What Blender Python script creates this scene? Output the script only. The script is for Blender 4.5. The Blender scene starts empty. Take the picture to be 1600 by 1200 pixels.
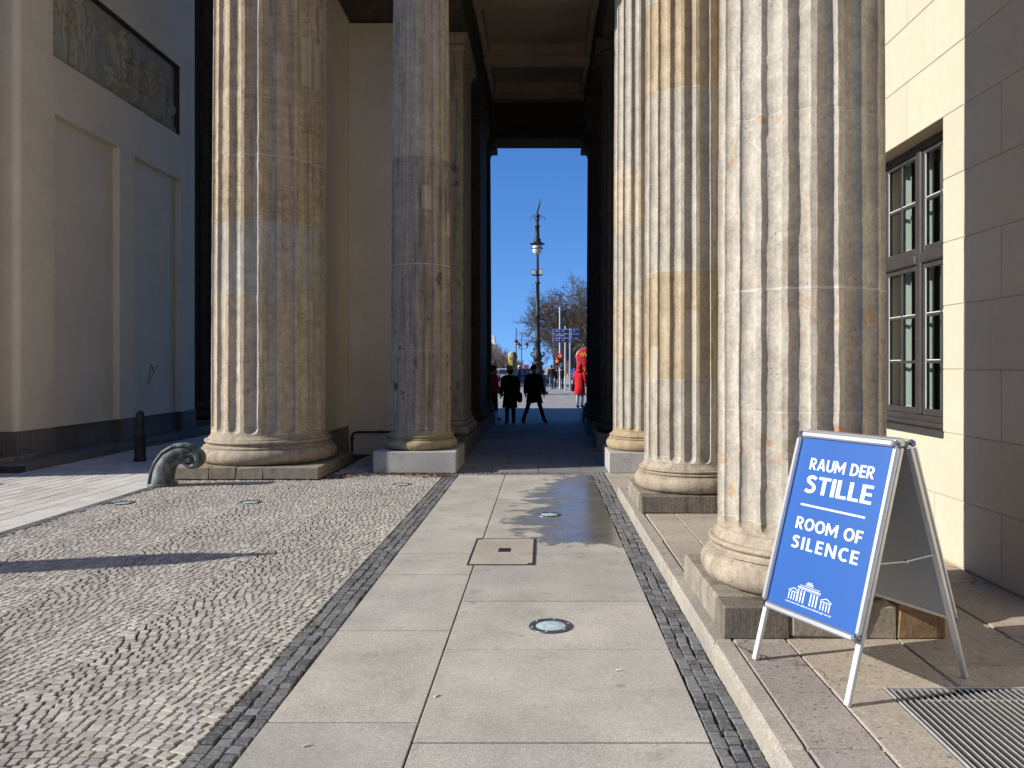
import bpy, bmesh, math, random
from mathutils import Vector, Matrix, noise as mnoise
R = math.radians
PI = math.pi
random.seed(7)
S = bpy.context.scene
COL = S.collection

# ------------------------------------------------------------------ camera
cam_d = bpy.data.cameras.new('camera')
cam_d.sensor_width = 36.0
cam_d.lens = 27.0
cam_d.shift_x = -49 / 1600
cam_d.shift_y = -28 / 1600
cam_d.clip_start = 0.05
cam_d.clip_end = 3000
cam = bpy.data.objects.new('camera', cam_d)
COL.objects.link(cam)
cam.location = (0, 0, 1.7)
cam.rotation_euler = (R(90), 0, 0)
S.camera = cam

# ------------------------------------------------------------------ light
SUN_EL, SUN_AZ = 27.0, 13.0            # light travels towards +X and a little +Y
lx, ly = math.cos(R(SUN_AZ)), math.sin(R(SUN_AZ))
world = bpy.data.worlds.new('World')
S.world = world
world.use_nodes = True
wn = world.node_tree
bg = wn.nodes['Background']
sky = wn.nodes.new('ShaderNodeTexSky')
sky.sky_type = 'NISHITA'
sky.sun_disc = False
sky.sun_elevation = R(SUN_EL)
sky.sun_rotation = R(270 - SUN_AZ)
sky.altitude = 1500
sky.air_density = 1.0
sky.dust_density = 0.0
sky.ozone_density = 3.0
tc = wn.nodes.new('ShaderNodeTexCoord')
va = wn.nodes.new('ShaderNodeVectorMath'); va.operation = 'MULTIPLY_ADD'     # clear winter air: no yellow band at the horizon
va.inputs[1].default_value = (1, 1, .85); va.inputs[2].default_value = (0, 0, .16)
vn = wn.nodes.new('ShaderNodeVectorMath'); vn.operation = 'NORMALIZE'
wn.links.new(tc.outputs['Generated'], va.inputs[0]); wn.links.new(va.outputs[0], vn.inputs[0]); wn.links.new(vn.outputs[0], sky.inputs[0])
hs = wn.nodes.new('ShaderNodeHueSaturation'); hs.inputs['Saturation'].default_value = 1.25; hs.inputs['Hue'].default_value = .509
wn.links.new(sky.outputs[0], hs.inputs['Color'])
wn.links.new(hs.outputs[0], bg.inputs[0])
bg.inputs[1].default_value = 0.125
sun_d = bpy.data.lights.new('sun', 'SUN')
sun_d.energy = 4.6
sun_d.angle = R(0.53)
sun_d.color = (1.0, 0.955, 0.87)
sun = bpy.data.objects.new('sun', sun_d)
COL.objects.link(sun)
ldir = Vector((lx * math.cos(R(SUN_EL)), ly * math.cos(R(SUN_EL)), -math.sin(R(SUN_EL))))
sun.rotation_euler = ldir.to_track_quat('-Z', 'Y').to_euler()
S.view_settings.view_transform = 'Standard'
S.view_settings.look = 'None'
S.view_settings.exposure = 0.68
S.view_settings.gamma = 1.0
S.view_settings.use_curve_mapping = False

# ------------------------------------------------------------------ helpers: scene tree
ORG = {}

def props(o, label=None, cat=None, group=None, kind=None):
    if label: o['label'] = label
    if cat: o['category'] = cat
    if group: o['group'] = group
    if kind: o['kind'] = kind
    return o

def thing(name, label, cat, loc, group=None, parent=None):
    o = bpy.data.objects.new(name, None)
    o.empty_display_size = 0.1
    COL.objects.link(o)
    o.location = loc
    ORG[o] = Vector(loc)
    return props(o, label, cat, group, 'thing')

def org(o):
    return ORG.get(o, Vector((0, 0, 0)))

def structure(name, mb, mat, label=None):
    o = mb.build(name, mat)
    return props(o, label, None, None, 'structure')

class MB:
    """collects shapes in world coordinates, links them as one mesh object"""
    def __init__(self):
        self.v, self.f, self.sm, self.uv, self.tint = [], [], [], {}, []
    def add(self, vs, fs, smooth=False, tint=None):
        n = len(self.v)
        self.v.extend(vs)
        for f in fs:
            self.f.append([i + n for i in f]); self.sm.append(smooth)
            if tint is not None: self.tint.append(tint)
        return n
    def box(self, x0, y0, z0, x1, y1, z1):
        if x0 > x1: x0, x1 = x1, x0
        if y0 > y1: y0, y1 = y1, y0
        if z0 > z1: z0, z1 = z1, z0
        self.add([(x0,y0,z0),(x1,y0,z0),(x1,y1,z0),(x0,y1,z0),(x0,y0,z1),(x1,y0,z1),(x1,y1,z1),(x0,y1,z1)],
                 [(0,3,2,1),(4,5,6,7),(0,1,5,4),(1,2,6,5),(2,3,7,6),(3,0,4,7)])
        return self
    def cbox(self, x0, y0, z0, x1, y1, z1, c=0.01, M=None, jit=0):
        """box with chamfered edges"""
        if x0 > x1: x0, x1 = x1, x0
        if y0 > y1: y0, y1 = y1, y0
        if z0 > z1: z0, z1 = z1, z0
        c = min(c, (x1-x0)*.45, (y1-y0)*.45, (z1-z0)*.45)
        X, Y, Z = (x0, x1), (y0, y1), (z0, z1)
        vs, idx = [], {}
        for i in (0,1):
            for j in (0,1):
                for k in (0,1):
                    px, py, pz = X[i], Y[j], Z[k]
                    sx, sy, sz = (1,-1)[i]*c, (1,-1)[j]*c, (1,-1)[k]*c
                    if jit:
                        a = random.uniform(.4, 1.9); sx *= a; sy *= a; sz *= a
                    for ax, p in enumerate(((px,py+sy,pz+sz),(px+sx,py,pz+sz),(px+sx,py+sy,pz))):
                        idx[(i,j,k,ax)] = len(vs); vs.append(p)
        F = []
        g = lambda i,j,k,a: idx[(i,j,k,a)]
        for s in (0,1):
            q = [g(s,0,0,0),g(s,1,0,0),g(s,1,1,0),g(s,0,1,0)]; F.append(q if s else q[::-1])
            q = [g(0,s,0,1),g(0,s,1,1),g(1,s,1,1),g(1,s,0,1)]; F.append(q if s else q[::-1])
            q = [g(0,0,s,2),g(1,0,s,2),g(1,1,s,2),g(0,1,s,2)]; F.append(q if s else q[::-1])
        for a in (0,1):
            for b in (0,1):
                q = [g(a,b,0,0),g(a,b,1,0),g(a,b,1,1),g(a,b,0,1)]; F.append(q if a != b else q[::-1])
                q = [g(a,0,b,0),g(a,0,b,2),g(a,1,b,2),g(a,1,b,0)]; F.append(q if a != b else q[::-1])
                q = [g(0,a,b,1),g(1,a,b,1),g(1,a,b,2),g(0,a,b,2)]; F.append(q if a == b else q[::-1])
        for i in (0,1):
            for j in (0,1):
                for k in (0,1):
                    t = [g(i,j,k,0),g(i,j,k,1),g(i,j,k,2)]
                    F.append(t if (i+j+k) % 2 == 0 else t[::-1])
        # make windings consistent outward
        cx, cy, cz = (x0+x1)/2, (y0+y1)/2, (z0+z1)/2
        out = []
        for f in F:
            a, b, d = (Vector(vs[f[0]]), Vector(vs[f[1]]), Vector(vs[f[2]]))
            n = (b-a).cross(d-a)
            m = sum((Vector(vs[i]) for i in f), Vector()) / len(f) - Vector((cx,cy,cz))
            out.append(f if n.dot(m) >= 0 else f[::-1])
        if M is not None: vs = [tuple(M @ Vector(p)) for p in vs]
        self.add(vs, out)
        return self
    def tube(self, pts, radii, n=8, caps=True, smooth=True, flat=1.0, side=None):
        pts = [Vector(p) for p in pts]
        if not hasattr(radii, '__len__'): radii = [radii]*len(pts)
        base = len(self.v); vs, fs = [], []
        prev = None
        for i, p in enumerate(pts):
            t = (pts[min(i+1,len(pts)-1)] - pts[max(i-1,0)])
            if t.length < 1e-9: t = Vector((0,0,1))
            t.normalize()
            if side is not None:
                u = Vector(side); u = (u - t*u.dot(t)).normalized()
            elif prev is None:
                u = t.orthogonal().normalized()
            else:
                u = (prev - t*prev.dot(t)).normalized()
            prev = u
            w = t.cross(u)
            for k in range(n):
                a = 2*PI*k/n
                vs.append(tuple(p + (u*math.cos(a)*flat + w*math.sin(a))*radii[i]))
        for i in range(len(pts)-1):
            for k in range(n):
                a, b = i*n+k, i*n+(k+1)%n
                fs.append((a, b, b+n, a+n))
        self.add(vs, fs, smooth)
        if caps:
            self.add(vs[:n], [tuple(range(n))[::-1]]); self.add(vs[-n:], [tuple(range(n))])
        return self
    def lathe(self, cx, cy, prof, n=24, smooth=True, cap=True):
        vs, fs = [], []
        for r, z in prof:
            for k in range(n):
                a = 2*PI*k/n
                vs.append((cx+r*math.cos(a), cy+r*math.sin(a), z))
        for i in range(len(prof)-1):
            for k in range(n):
                a, b = i*n+k, i*n+(k+1)%n
                fs.append((a,b,b+n,a+n))
        if cap:
            fs.append(tuple(range(n))[::-1]); fs.append(tuple(range((len(prof)-1)*n, len(prof)*n)))
        self.add(vs, fs, smooth)
        return self
    def sphere(self, c, r, n=12, m=8, sc=(1,1,1), M=None):
        vs, fs = [], []
        for i in range(m+1):
            t = PI*i/m
            for k in range(n):
                a = 2*PI*k/n
                p = Vector((r*sc[0]*math.sin(t)*math.cos(a), r*sc[1]*math.sin(t)*math.sin(a), r*sc[2]*math.cos(t)))
                if M is not None: p = M @ p
                vs.append((c[0]+p.x, c[1]+p.y, c[2]+p.z))
        for i in range(m):
            for k in range(n):
                a, b = i*n+k, i*n+(k+1)%n
                fs.append((a,a+n,b+n,b))
        self.add(vs, fs, True)
        return self
    def sheet(self, pts):
        self.add(pts, [tuple(range(len(pts)))]); return self
    def prism(self, poly, z0, z1):
        n = len(poly)
        vs = [(x,y,z0) for x,y in poly] + [(x,y,z1) for x,y in poly]
        fs = [tuple(range(n))[::-1], tuple(range(n,2*n))] + [(i,(i+1)%n,n+(i+1)%n,n+i) for i in range(n)]
        self.add(vs, fs); return self
    def mesh(self, name, mat, o=Vector((0,0,0))):
        me = bpy.data.meshes.new(name)
        me.from_pydata([(x-o.x, y-o.y, z-o.z) for x,y,z in self.v], [], self.f)
        me.polygons.foreach_set('use_smooth', self.sm)
        if self.tint:
            at = me.attributes.new('tint', 'FLOAT', 'FACE')
            at.data.foreach_set('value', self.tint)
        if isinstance(mat, (list, tuple)):
            for m in mat: me.materials.append(m)
        elif mat: me.materials.append(mat)
        me.update()
        return me
    def build(self, name, mat, parent=None, label=None):
        o = bpy.data.objects.new(name, self.mesh(name, mat, org(parent) if parent else Vector((0,0,0))))
        COL.objects.link(o)
        if parent:
            o.parent = parent; ORG[o] = org(parent)
        if label: o['label'] = label
        return o

def sharp(me, ang=35):
    """smooth shading with creases kept"""
    me.polygons.foreach_set('use_smooth', [True]*len(me.polygons))
    me.set_sharp_from_angle(angle=R(ang))

def copy_thing(src, loc, label=None, rz=0.0, mirror=False):
    """a copy of a thing, its parts and their sub-parts"""
    c = src.copy(); COL.objects.link(c)
    c.location = loc; c.rotation_euler = (0, 0, rz)
    if mirror: c.scale = (-1, 1, 1)
    ORG[c] = Vector(loc)
    if label: c['label'] = label
    for ch in list(src.children):
        d = ch.copy(); COL.objects.link(d); d.parent = c
        for g in list(ch.children):
            e = g.copy(); COL.objects.link(e); e.parent = d
    return c

# ------------------------------------------------------------------ helpers: materials
class NT:
    def __init__(self, name):
        self.m = bpy.data.materials.new(name); self.m.use_nodes = True
        self.t = self.m.node_tree; self.b = self.t.nodes['Principled BSDF']
        self.pos = None
    def n(self, typ, **kw):
        nd = self.t.nodes.new(typ)
        for k, v in kw.items(): setattr(nd, k, v)
        return nd
    def link(self, a, b): self.t.links.new(a, b)
    def setin(self, sock, v):
        if hasattr(v, 'is_output'): self.link(v, sock)
        else: sock.default_value = v
    def P(self, scale=(1,1,1), off=(0,0,0)):
        if self.pos is None: self.pos = self.n('ShaderNodeNewGeometry').outputs['Position']
        mp = self.n('ShaderNodeMapping'); self.link(self.pos, mp.inputs[0])
        mp.inputs['Scale'].default_value = scale; mp.inputs['Location'].default_value = off
        return mp.outputs[0]
    def noise(self, scale=5, detail=4, rough=.55, vec=None, sc=(1,1,1), off=(0,0,0), dist=0):
        nd = self.n('ShaderNodeTexNoise')
        self.link(vec if vec is not None else self.P(sc, off), nd.inputs['Vector'])
        nd.inputs['Scale'].default_value = scale; nd.inputs['Detail'].default_value = detail
        nd.inputs['Roughness'].default_value = rough; nd.inputs['Distortion'].default_value = dist
        return nd.outputs['Fac']
    def voro(self, scale=20, feature='F1', vec=None, sc=(1,1,1), out='Distance', rnd=1.0):
        nd = self.n('ShaderNodeTexVoronoi', feature=feature)
        self.link(vec if vec is not None else self.P(sc), nd.inputs['Vector'])
        nd.inputs['Scale'].default_value = scale
        nd.inputs['Randomness'].default_value = rnd
        return nd.outputs[out]
    def ramp(self, fac, a, b, lo=0.0, hi=1.0):
        nd = self.n('ShaderNodeMapRange'); nd.clamp = True
        self.setin(nd.inputs[0], fac)
        nd.inputs[1].default_value = a; nd.inputs[2].default_value = b
        nd.inputs[3].default_value = lo; nd.inputs[4].default_value = hi
        return nd.outputs[0]
    def math(self, op, a, b=0.0, c=0.0):
        nd = self.n('ShaderNodeMath', operation=op)
        self.setin(nd.inputs[0], a); self.setin(nd.inputs[1], b)
        if op in ('MULTIPLY_ADD',): self.setin(nd.inputs[2], c)
        return nd.outputs[0]
    def mix(self, fac, a, b, mode='MIX'):
        nd = self.n('ShaderNodeMix', data_type='RGBA', blend_type=mode)
        self.setin(nd.inputs[0], fac)
        for s, v in ((nd.inputs[6], a), (nd.inputs[7], b)):
            if hasattr(v, 'is_output'): self.link(v, s)
            else: s.default_value = (*v[:3], 1)
        return nd.outputs[2]
    def bump(self, h, strength=.5, dist=.01, prev=None):
        nd = self.n('ShaderNodeBump'); nd.inputs['Strength'].default_value = strength
        nd.inputs['Distance'].default_value = dist; self.link(h, nd.inputs['Height'])
        if prev is not None: self.link(prev, nd.inputs['Normal'])
        return nd.outputs[0]
    def gain(self, col, f):
        """multiply colour by a scalar"""
        nd = self.n('ShaderNodeVectorMath', operation='SCALE')
        self.link(col, nd.inputs[0]); self.setin(nd.inputs['Scale'], f)
        return nd.outputs[0]
    def rnd(self): return self.n('ShaderNodeObjectInfo').outputs['Random']
    def attr(self, name): return self.n('ShaderNodeAttribute', attribute_name=name).outputs['Fac']
    def done(self, col, rough=.8, normal=None, metal=0.0, spec=.3):
        if hasattr(col, 'is_output'): self.link(col, self.b.inputs['Base Color'])
        else: self.b.inputs['Base Color'].default_value = (*col[:3], 1)
        self.setin(self.b.inputs['Roughness'], rough); self.setin(self.b.inputs['Metallic'], metal)
        self.b.inputs['Specular IOR Level'].default_value = spec
        if normal is not None: self.link(normal, self.b.inputs['Normal'])
        return self.m

def simple(name, col, rough=.6, metal=0.0, var=.12, scale=6.0, bump=0.0, spec=.3):
    t = NT(name)
    f = t.ramp(t.noise(scale, 4), .3, .7, 1-var, 1+var)
    c = t.n('ShaderNodeRGB'); c.outputs[0].default_value = (*col, 1)
    nrm = t.bump(t.noise(scale*12, 3), bump, .005) if bump else None
    return t.done(t.gain(c.outputs[0], f), rough, nrm, metal, spec)

def rgbnode(t, c):
    n = t.n('ShaderNodeRGB'); n.outputs[0].default_value = (*c, 1); return n.outputs[0]

def sandstone(name, base, second, dark=(.10,.075,.05), amount=.5, darkness=.25, patches=.0, patchcol=(.42,.30,.17),
              bump=.5, rustspots=0.0, tool=0.0, vein_amt=.35, soot=0.0):
    """weathered sandstone: two tones, grain, dark veins and run-off, pits; patches are let-in repair stones (uv = arc length, height)"""
    t = NT(name)
    base, second, patchcol = [tuple(v*.88 for v in q) for q in (base, second, patchcol)]
    big = t.noise(1.3, 5, .6, sc=(1,1,.55))
    c = t.mix(t.ramp(big, .5-amount*.28, .5+amount*.28), base, second)
    fine = t.noise(38, 5, .7)
    c = t.gain(c, t.ramp(fine, .3, .7, .78, 1.18))
    streak = t.noise(4.0, 6, .65, sc=(2.2,2.2,.16))
    c = t.mix(t.ramp(streak, .50, .72, 0, darkness*1.4), c, dark)
    mott = t.noise(7.0, 6, .7, off=(5,2,8))
    c = t.gain(c, t.ramp(mott, .3, .7, .74, 1.18))
    vein = t.noise(2.1, 7, .6, sc=(.45,.45,2.1), dist=.8)
    v2 = t.math('ABSOLUTE', t.math('SUBTRACT', vein, .5))
    c = t.mix(t.ramp(v2, .0, .016, darkness*vein_amt, 0), c, dark)
    if patches > 0:
        uv = t.n('ShaderNodeUVMap').outputs[0]
        sx = t.n('ShaderNodeVectorMath', operation='MULTIPLY'); t.link(uv, sx.inputs[0]); sx.inputs[1].default_value = (6.05, 2.6, 1)
        fl = t.n('ShaderNodeVectorMath', operation='FLOOR'); t.link(sx.outputs[0], fl.inputs[0])
        wnz = t.n('ShaderNodeTexWhiteNoise', noise_dimensions='2D'); t.link(fl.outputs[0], wnz.inputs['Vector'])
        c = t.mix(t.ramp(wnz.outputs[0], 1-patches-.005, 1-patches, 0, .55), c, patchcol)
        c = t.gain(c, t.ramp(wnz.outputs[0], 0, 1, .93, 1.06))
    if soot > 0:
        sp = t.noise(4.2, 5, .62, off=(1,6,4), sc=(1,1,.8))
        c = t.mix(t.math('MULTIPLY', t.ramp(sp, .58, .66, 0, soot), t.ramp(t.noise(.8, 2, .5, off=(3,3,.4)), .45, .6)), c, (.05,.042,.036))
    if rustspots > 0:
        sp = t.noise(9.5, 5, .65, off=(3,1,2))
        lo = t.noise(1.1, 2, .5, off=(7,3,1))
        c = t.mix(t.math('MULTIPLY', t.ramp(sp, .57, .63, 0, rustspots), t.ramp(lo, .48, .58)), c, (.36,.19,.08))
    pit = t.voro(30, sc=(1,1,.7))
    pm = t.math('MULTIPLY', t.ramp(pit, .07, .19, 1, 0), t.ramp(t.noise(5, 3), .5, .6))
    c = t.mix(t.math('MULTIPLY', pm, .65), c, dark)
    h = t.math('ADD', t.math('MULTIPLY', fine, .7), t.math('MULTIPLY', t.noise(9, 4, .6), 1.0))
    h = t.math('SUBTRACT', h, t.math('MULTIPLY', pm, .9))
    nrm = t.bump(h, bump, .006)
    if tool > 0:
        w = t.noise(60, 2, .5, sc=(1.0,1.0,.06))
        nrm = t.bump(w, tool, .004, nrm)
    return t.done(c, .88, nrm, 0, .15)

def plaster(name, col, var=.06, stain=.12):
    t = NT(name)
    c = t.gain(rgbnode(t, col), t.ramp(t.noise(.9, 5, .6), .3, .7, 1-var, 1+var))
    c = t.gain(c, t.ramp(t.rnd(), 0, 1, .965, 1.035))
    c = t.gain(c, t.ramp(t.noise(14, 5, .7, off=(2,2,2)), .3, .7, .955, 1.04))
    s = t.noise(2.2, 6, .65, sc=(1,1,.4))
    c = t.mix(t.ramp(s, .56, .78, 0, stain), c, tuple(x*.45 for x in col))
    nrm = t.bump(t.noise(85, 3, .6), .12, .004)
    nrm = t.bump(t.noise(3, 3), .12, .02, nrm)
    return t.done(c, .85, nrm, 0, .15)

def pebble(name, col, var=.25, warm=(.1,.04,0), rough=.78, attr=False, bump=.4, spec=.25, wear=None):
    """single stones: each piece has its own tone (object random, or per-face attribute for joined ones)"""
    t = NT(name)
    r = t.attr('tint') if attr else t.rnd()
    c1 = rgbnode(t, col)
    c = t.gain(c1, t.ramp(r, 0, 1, 1-var, 1+var))
    r2 = t.math('FRACT', t.math('MULTIPLY', r, 7.31))
    c = t.mix(t.ramp(r2, .45, 1, 0, .5), c, tuple(max(0,min(1,a+b)) for a,b in zip(col, warm)))
    f = t.noise(26, 5, .65)
    c = t.gain(c, t.ramp(f, .3, .7, .82, 1.15))
    if wear: c = t.mix(t.ramp(t.noise(55, 3, .6), .52, .7, 0, .6), c, wear)
    big = t.noise(.7, 3)
    c = t.gain(c, t.ramp(big, .3, .7, .88, 1.08))
    nrm = t.bump(t.math('ADD', f, t.math('MULTIPLY', t.noise(110, 2), .5)), bump, .006)
    return t.done(c, rough, nrm, 0, spec)

def slabstone(name, col, speck=(.62,.58,.5), wet=False, var=.1, pits=0.0, warm=(.03,.015,0)):
    t = NT(name)
    r = t.rnd()
    c = t.gain(rgbnode(t, col), t.ramp(r, 0, 1, 1-var, 1+var))
    r2 = t.math('FRACT', t.math('MULTIPLY', r, 5.7))
    c = t.mix(t.ramp(r2, .2, 1, 0, .7), c, tuple(a+b for a,b in zip(col, warm)))
    g = t.noise(120, 4, .75)
    c = t.gain(c, t.ramp(g, .32, .68, .66, 1.32))
    c = t.gain(c, t.ramp(t.noise(38, 4, .7, off=(9,2,0)), .3, .7, .86, 1.13))
    sp = t.voro(70, out='Distance')
    c = t.mix(t.math('MULTIPLY', t.ramp(sp, .14, .3, 1, 0), t.ramp(t.noise(30, 2), .42, .6, 0, .7)), c, speck)
    big = t.noise(1.6, 5, .62)
    c = t.gain(c, t.ramp(big, .3, .7, .80, 1.13))
    dirt = t.noise(4.5, 6, .68, off=(2,5,0))
    c = t.mix(t.ramp(dirt, .55, .74, 0, .42), c, (.16,.13,.10))
    sd = t.voro(13, sc=(1,1,1))
    c = t.mix(t.math('MULTIPLY', t.ramp(sd, .05, .12, 1, 0), t.ramp(t.noise(7, 2, off=(1,8,0)), .5, .62, 0, .6)), c, (.12,.10,.085))
    blot = t.voro(2.7)
    c = t.mix(t.math('MULTIPLY', t.ramp(blot, .05, .09, 1, 0), t.ramp(t.noise(9, 3), .45, .6, 0, .5)), c, (.1,.085,.07))
    h = t.math('ADD', g, t.math('MULTIPLY', t.noise(24, 4), .5))
    if pits > 0:
        wv = t.n('ShaderNodeVectorMath', operation='MULTIPLY_ADD'); wz = t.n('ShaderNodeTexNoise'); t.link(t.P(), wz.inputs['Vector']); wz.inputs['Scale'].default_value = 40
        t.link(wz.outputs['Color'], wv.inputs[0]); wv.inputs[1].default_value = (.03,.03,.03); t.link(t.P((.8,1.2,1)), wv.inputs[2])
        pv = t.voro(27, vec=wv.outputs[0])
        pm = t.math('MULTIPLY', t.ramp(pv, .10, .24, 1, 0), t.ramp(t.noise(4, 3), .40, .55))
        c = t.mix(t.math('MULTIPLY', pm, .8*pits), c, (.05,.04,.035))
        h = t.math('SUBTRACT', h, t.math('MULTIPLY', pm, 2.5*pits))
        dn = t.n('ShaderNodeVectorMath', operation='MULTIPLY_ADD'); dz_ = t.n('ShaderNodeTexNoise'); t.link(t.P(), dz_.inputs['Vector']); dz_.inputs['Scale'].default_value = 5; dz_.inputs['Detail'].default_value = 6
        t.link(dz_.outputs['Color'], dn.inputs[0]); dn.inputs[1].default_value = (.35,.35,0); t.link(t.P((1,1.3,.05)), dn.inputs[2])
        ck = t.voro(1.5, 'DISTANCE_TO_EDGE', vec=dn.outputs[0])
        cm = t.math('MULTIPLY', t.ramp(ck, .004, .013, 1, 0), t.ramp(t.noise(1.1, 2, off=(6,1,3)), .47, .53))
        c = t.mix(t.math('MULTIPLY', cm, .8*pits), c, (.04,.033,.027)); h = t.math('SUBTRACT', h, t.math('MULTIPLY', cm, 3.0*pits))
    rough = .72
    if wet:
        # spilled water: a ragged wet film between the sett strip and the middle of the path
        sep = t.n('ShaderNodeSeparateXYZ')
        if t.pos is None: t.P()
        t.link(t.pos, sep.inputs[0])
        X, Y = sep.outputs[0], sep.outputs[1]
        n1 = t.noise(2.2, 6, .66, sc=(.8,1.0,1), off=(1.3,.4,0))
        n2 = t.noise(6.5, 5, .62, sc=(.45,1.2,1), off=(4.3,.4,0))
        a = t.math('ADD', t.math('MULTIPLY_ADD', X, .85, .20), t.math('MULTIPLY', t.math('SUBTRACT', n1, .5), 1.9))
        a = t.math('ADD', a, t.math('MULTIPLY', t.math('SUBTRACT', n2, .5), .8))
        yl = t.ramp(t.math('ADD', Y, t.math('MULTIPLY', t.math('SUBTRACT', t.noise(2.3, 6, .68, off=(8,1,0)), .5), 2.6)), 6.9, 7.5, -1.6, 0)
        yh = t.ramp(Y, 10.3, 12.0, 0, -.42)
        a = t.math('ADD', a, t.math('ADD', yl, yh))
        wetm = t.ramp(a, -.03, .10)
        core = t.ramp(a, .06, .55)
        c = t.mix(wetm, c, t.gain(c, .42))
        rough = t.ramp(t.math('ADD', t.math('MULTIPLY', wetm, .45), t.math('MULTIPLY', core, .55)), 0, 1, .72, .12)
        film = t.ramp(core, 0, 1, 1, .22)
        h = t.math('MULTIPLY', h, film)
        drops = t.voro(5.5, sc=(1,1.4,1))
        dm = t.math('MULTIPLY', t.ramp(drops, .10, .16, 1, 0), t.math('MULTIPLY', t.ramp(t.noise(2.2, 2, off=(4,4,0)), .46, .54), t.ramp(Y, 5.9, 7.2, 0, 1)))
        c = t.mix(t.math('MULTIPLY', dm, .75), c, (.12,.10,.08))
        t.b.inputs['Specular IOR Level'].default_value = .5
    nrm = t.bump(h, .35, .004)
    return t.done(c, rough, nrm, 0, .5 if wet else .3)

M = {}
M['sand_white'] = sandstone('sandstone_white', (.46,.42,.35), (.40,.35,.275), amount=.6, darkness=.22, patches=.03, patchcol=(.40,.32,.22), tool=.55)
M['sand_pale'] = sandstone('sandstone_pale', (.47,.425,.355), (.42,.37,.30), amount=.7, darkness=.16, patches=.03, patchcol=(.43,.36,.27), rustspots=.7, tool=.6)
M['sand_beige'] = sandstone('sandstone_beige', (.52,.445,.335), (.45,.375,.27), amount=.7, darkness=.3, vein_amt=.7, patches=.02, patchcol=(.47,.41,.33), tool=.45)
M['sand_tan'] = sandstone('sandstone_tan', (.40,.30,.18), (.45,.37,.26), amount=.9, darkness=.3, patches=.12, patchcol=(.46,.41,.33), tool=.4)
M['sand_brown'] = sandstone('sandstone_brown', (.52,.425,.30), (.42,.325,.205), dark=(.13,.07,.035), amount=1.0, darkness=.5, vein_amt=.9, patches=.015, patchcol=(.43,.37,.29), tool=.4)
M['sand_sooty'] = sandstone('sandstone_sooty', (.42,.36,.28), (.34,.28,.215), dark=(.05,.04,.03), amount=.9, darkness=.55, patches=.035, patchcol=(.56,.48,.37), soot=.85, tool=.4)
M['sand_base'] = sandstone('sandstone_base', (.42,.355,.265), (.35,.285,.205), dark=(.07,.055,.04), amount=1.0, darkness=.35, bump=.9, vein_amt=0)
M['sand_yellow'] = sandstone('sandstone_yellow', (.40,.32,.20), (.35,.27,.16), amount=.8, darkness=.2, bump=.9, vein_amt=0)
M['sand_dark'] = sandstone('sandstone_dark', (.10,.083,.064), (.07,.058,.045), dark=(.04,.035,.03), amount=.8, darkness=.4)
M['plinth'] = sandstone('plinth_stone', (.33,.285,.225), (.25,.215,.17), dark=(.06,.05,.04), amount=.9, darkness=.4, bump=.9, vein_amt=0)
M['plinth_dark'] = sandstone('plinth_stone_blackened', (.155,.135,.11), (.23,.195,.15), dark=(.04,.035,.03), amount=1.0, darkness=.5, bump=1.0, tool=.8)
M['plinth_broken'] = sandstone('plinth_stone_broken', (.27,.18,.10), (.19,.12,.07), dark=(.05,.03,.02), amount=1.0, darkness=.5, bump=1.0)
M['mortar'] = simple('lime_mortar', (.43,.40,.35), .9, var=.15, scale=9)
M['granite'] = slabstone('granite_plinth', (.36,.345,.32), speck=(.6,.58,.55), var=.03)
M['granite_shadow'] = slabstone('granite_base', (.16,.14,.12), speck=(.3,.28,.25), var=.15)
M['plaster_white'] = plaster('plaster_off_white', (.74,.635,.48), .05, .14)
M['plaster_grey'] = plaster('plaster_grey', (.58,.51,.40), .07, .2)
M['plaster_yellow'] = plaster('plaster_cream_yellow', (.475,.42,.32), .05, .10)
M['wall_joint'] = plaster('plaster_joint', (.40,.33,.235), .05, .1)
M['soffit'] = plaster('ceiling_stone', (.42,.33,.23), .12, .3)
M['slab'] = slabstone('paving_slab_granite', (.365,.342,.30), wet=True, var=.07)
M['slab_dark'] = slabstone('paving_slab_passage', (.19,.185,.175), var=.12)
M['platform'] = slabstone('platform_sandstone', (.335,.29,.24), speck=(.5,.44,.36), pits=1.0, var=.12)
M['platform_grey'] = slabstone('platform_sandstone_greyed', (.27,.24,.215), speck=(.45,.4,.36), pits=1.0, var=.1)
M['kerb'] = slabstone('kerb_stone_pale', (.33,.30,.255), speck=(.6,.55,.48), pits=.4, var=.08)
M['pale'] = slabstone('pale_granite', (.53,.51,.47), speck=(.7,.67,.62), var=.06)
M['cobble'] = pebble('cobble_stone', (.355,.332,.295), .27, (.05,.02,-.015))
M['cobble_mass'] = pebble('cobble_stone_joined', (.355,.332,.295), .27, (.05,.02,-.015), attr=True)
M['basalt'] = pebble('basalt_sett', (.125,.126,.128), .45, (.03,.02,.0), wear=(.30,.29,.27), bump=.8)
M['basalt_mass'] = pebble('basalt_sett_joined', (.125,.126,.128), .45, (.03,.02,.0), attr=True, wear=(.30,.29,.27), bump=.8)
M['pale_mass'] = pebble('pale_sett_joined', (.50,.475,.43), .12, (.02,.01,0), attr=True)
M['joint'] = simple('joint_sand', (.06,.05,.04), .95, var=.3, scale=14, bump=.5)
M['joint_pale'] = simple('joint_sand_pale', (.06,.05,.042), .95, var=.25, scale=14, bump=.5)
M['plaza'] = pebble('plaza_setts', (.31,.295,.265), .15, (.02,.01,0), attr=True)
M['earth'] = simple('town_ground', (.36,.33,.285), .95, var=.15, scale=1.2)
M['asphalt'] = simple('asphalt', (.06,.06,.062), .9, var=.2, scale=3)
M['alu'] = simple('brushed_aluminium', (.56,.57,.58), .36, .85, .05, 30)
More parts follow.
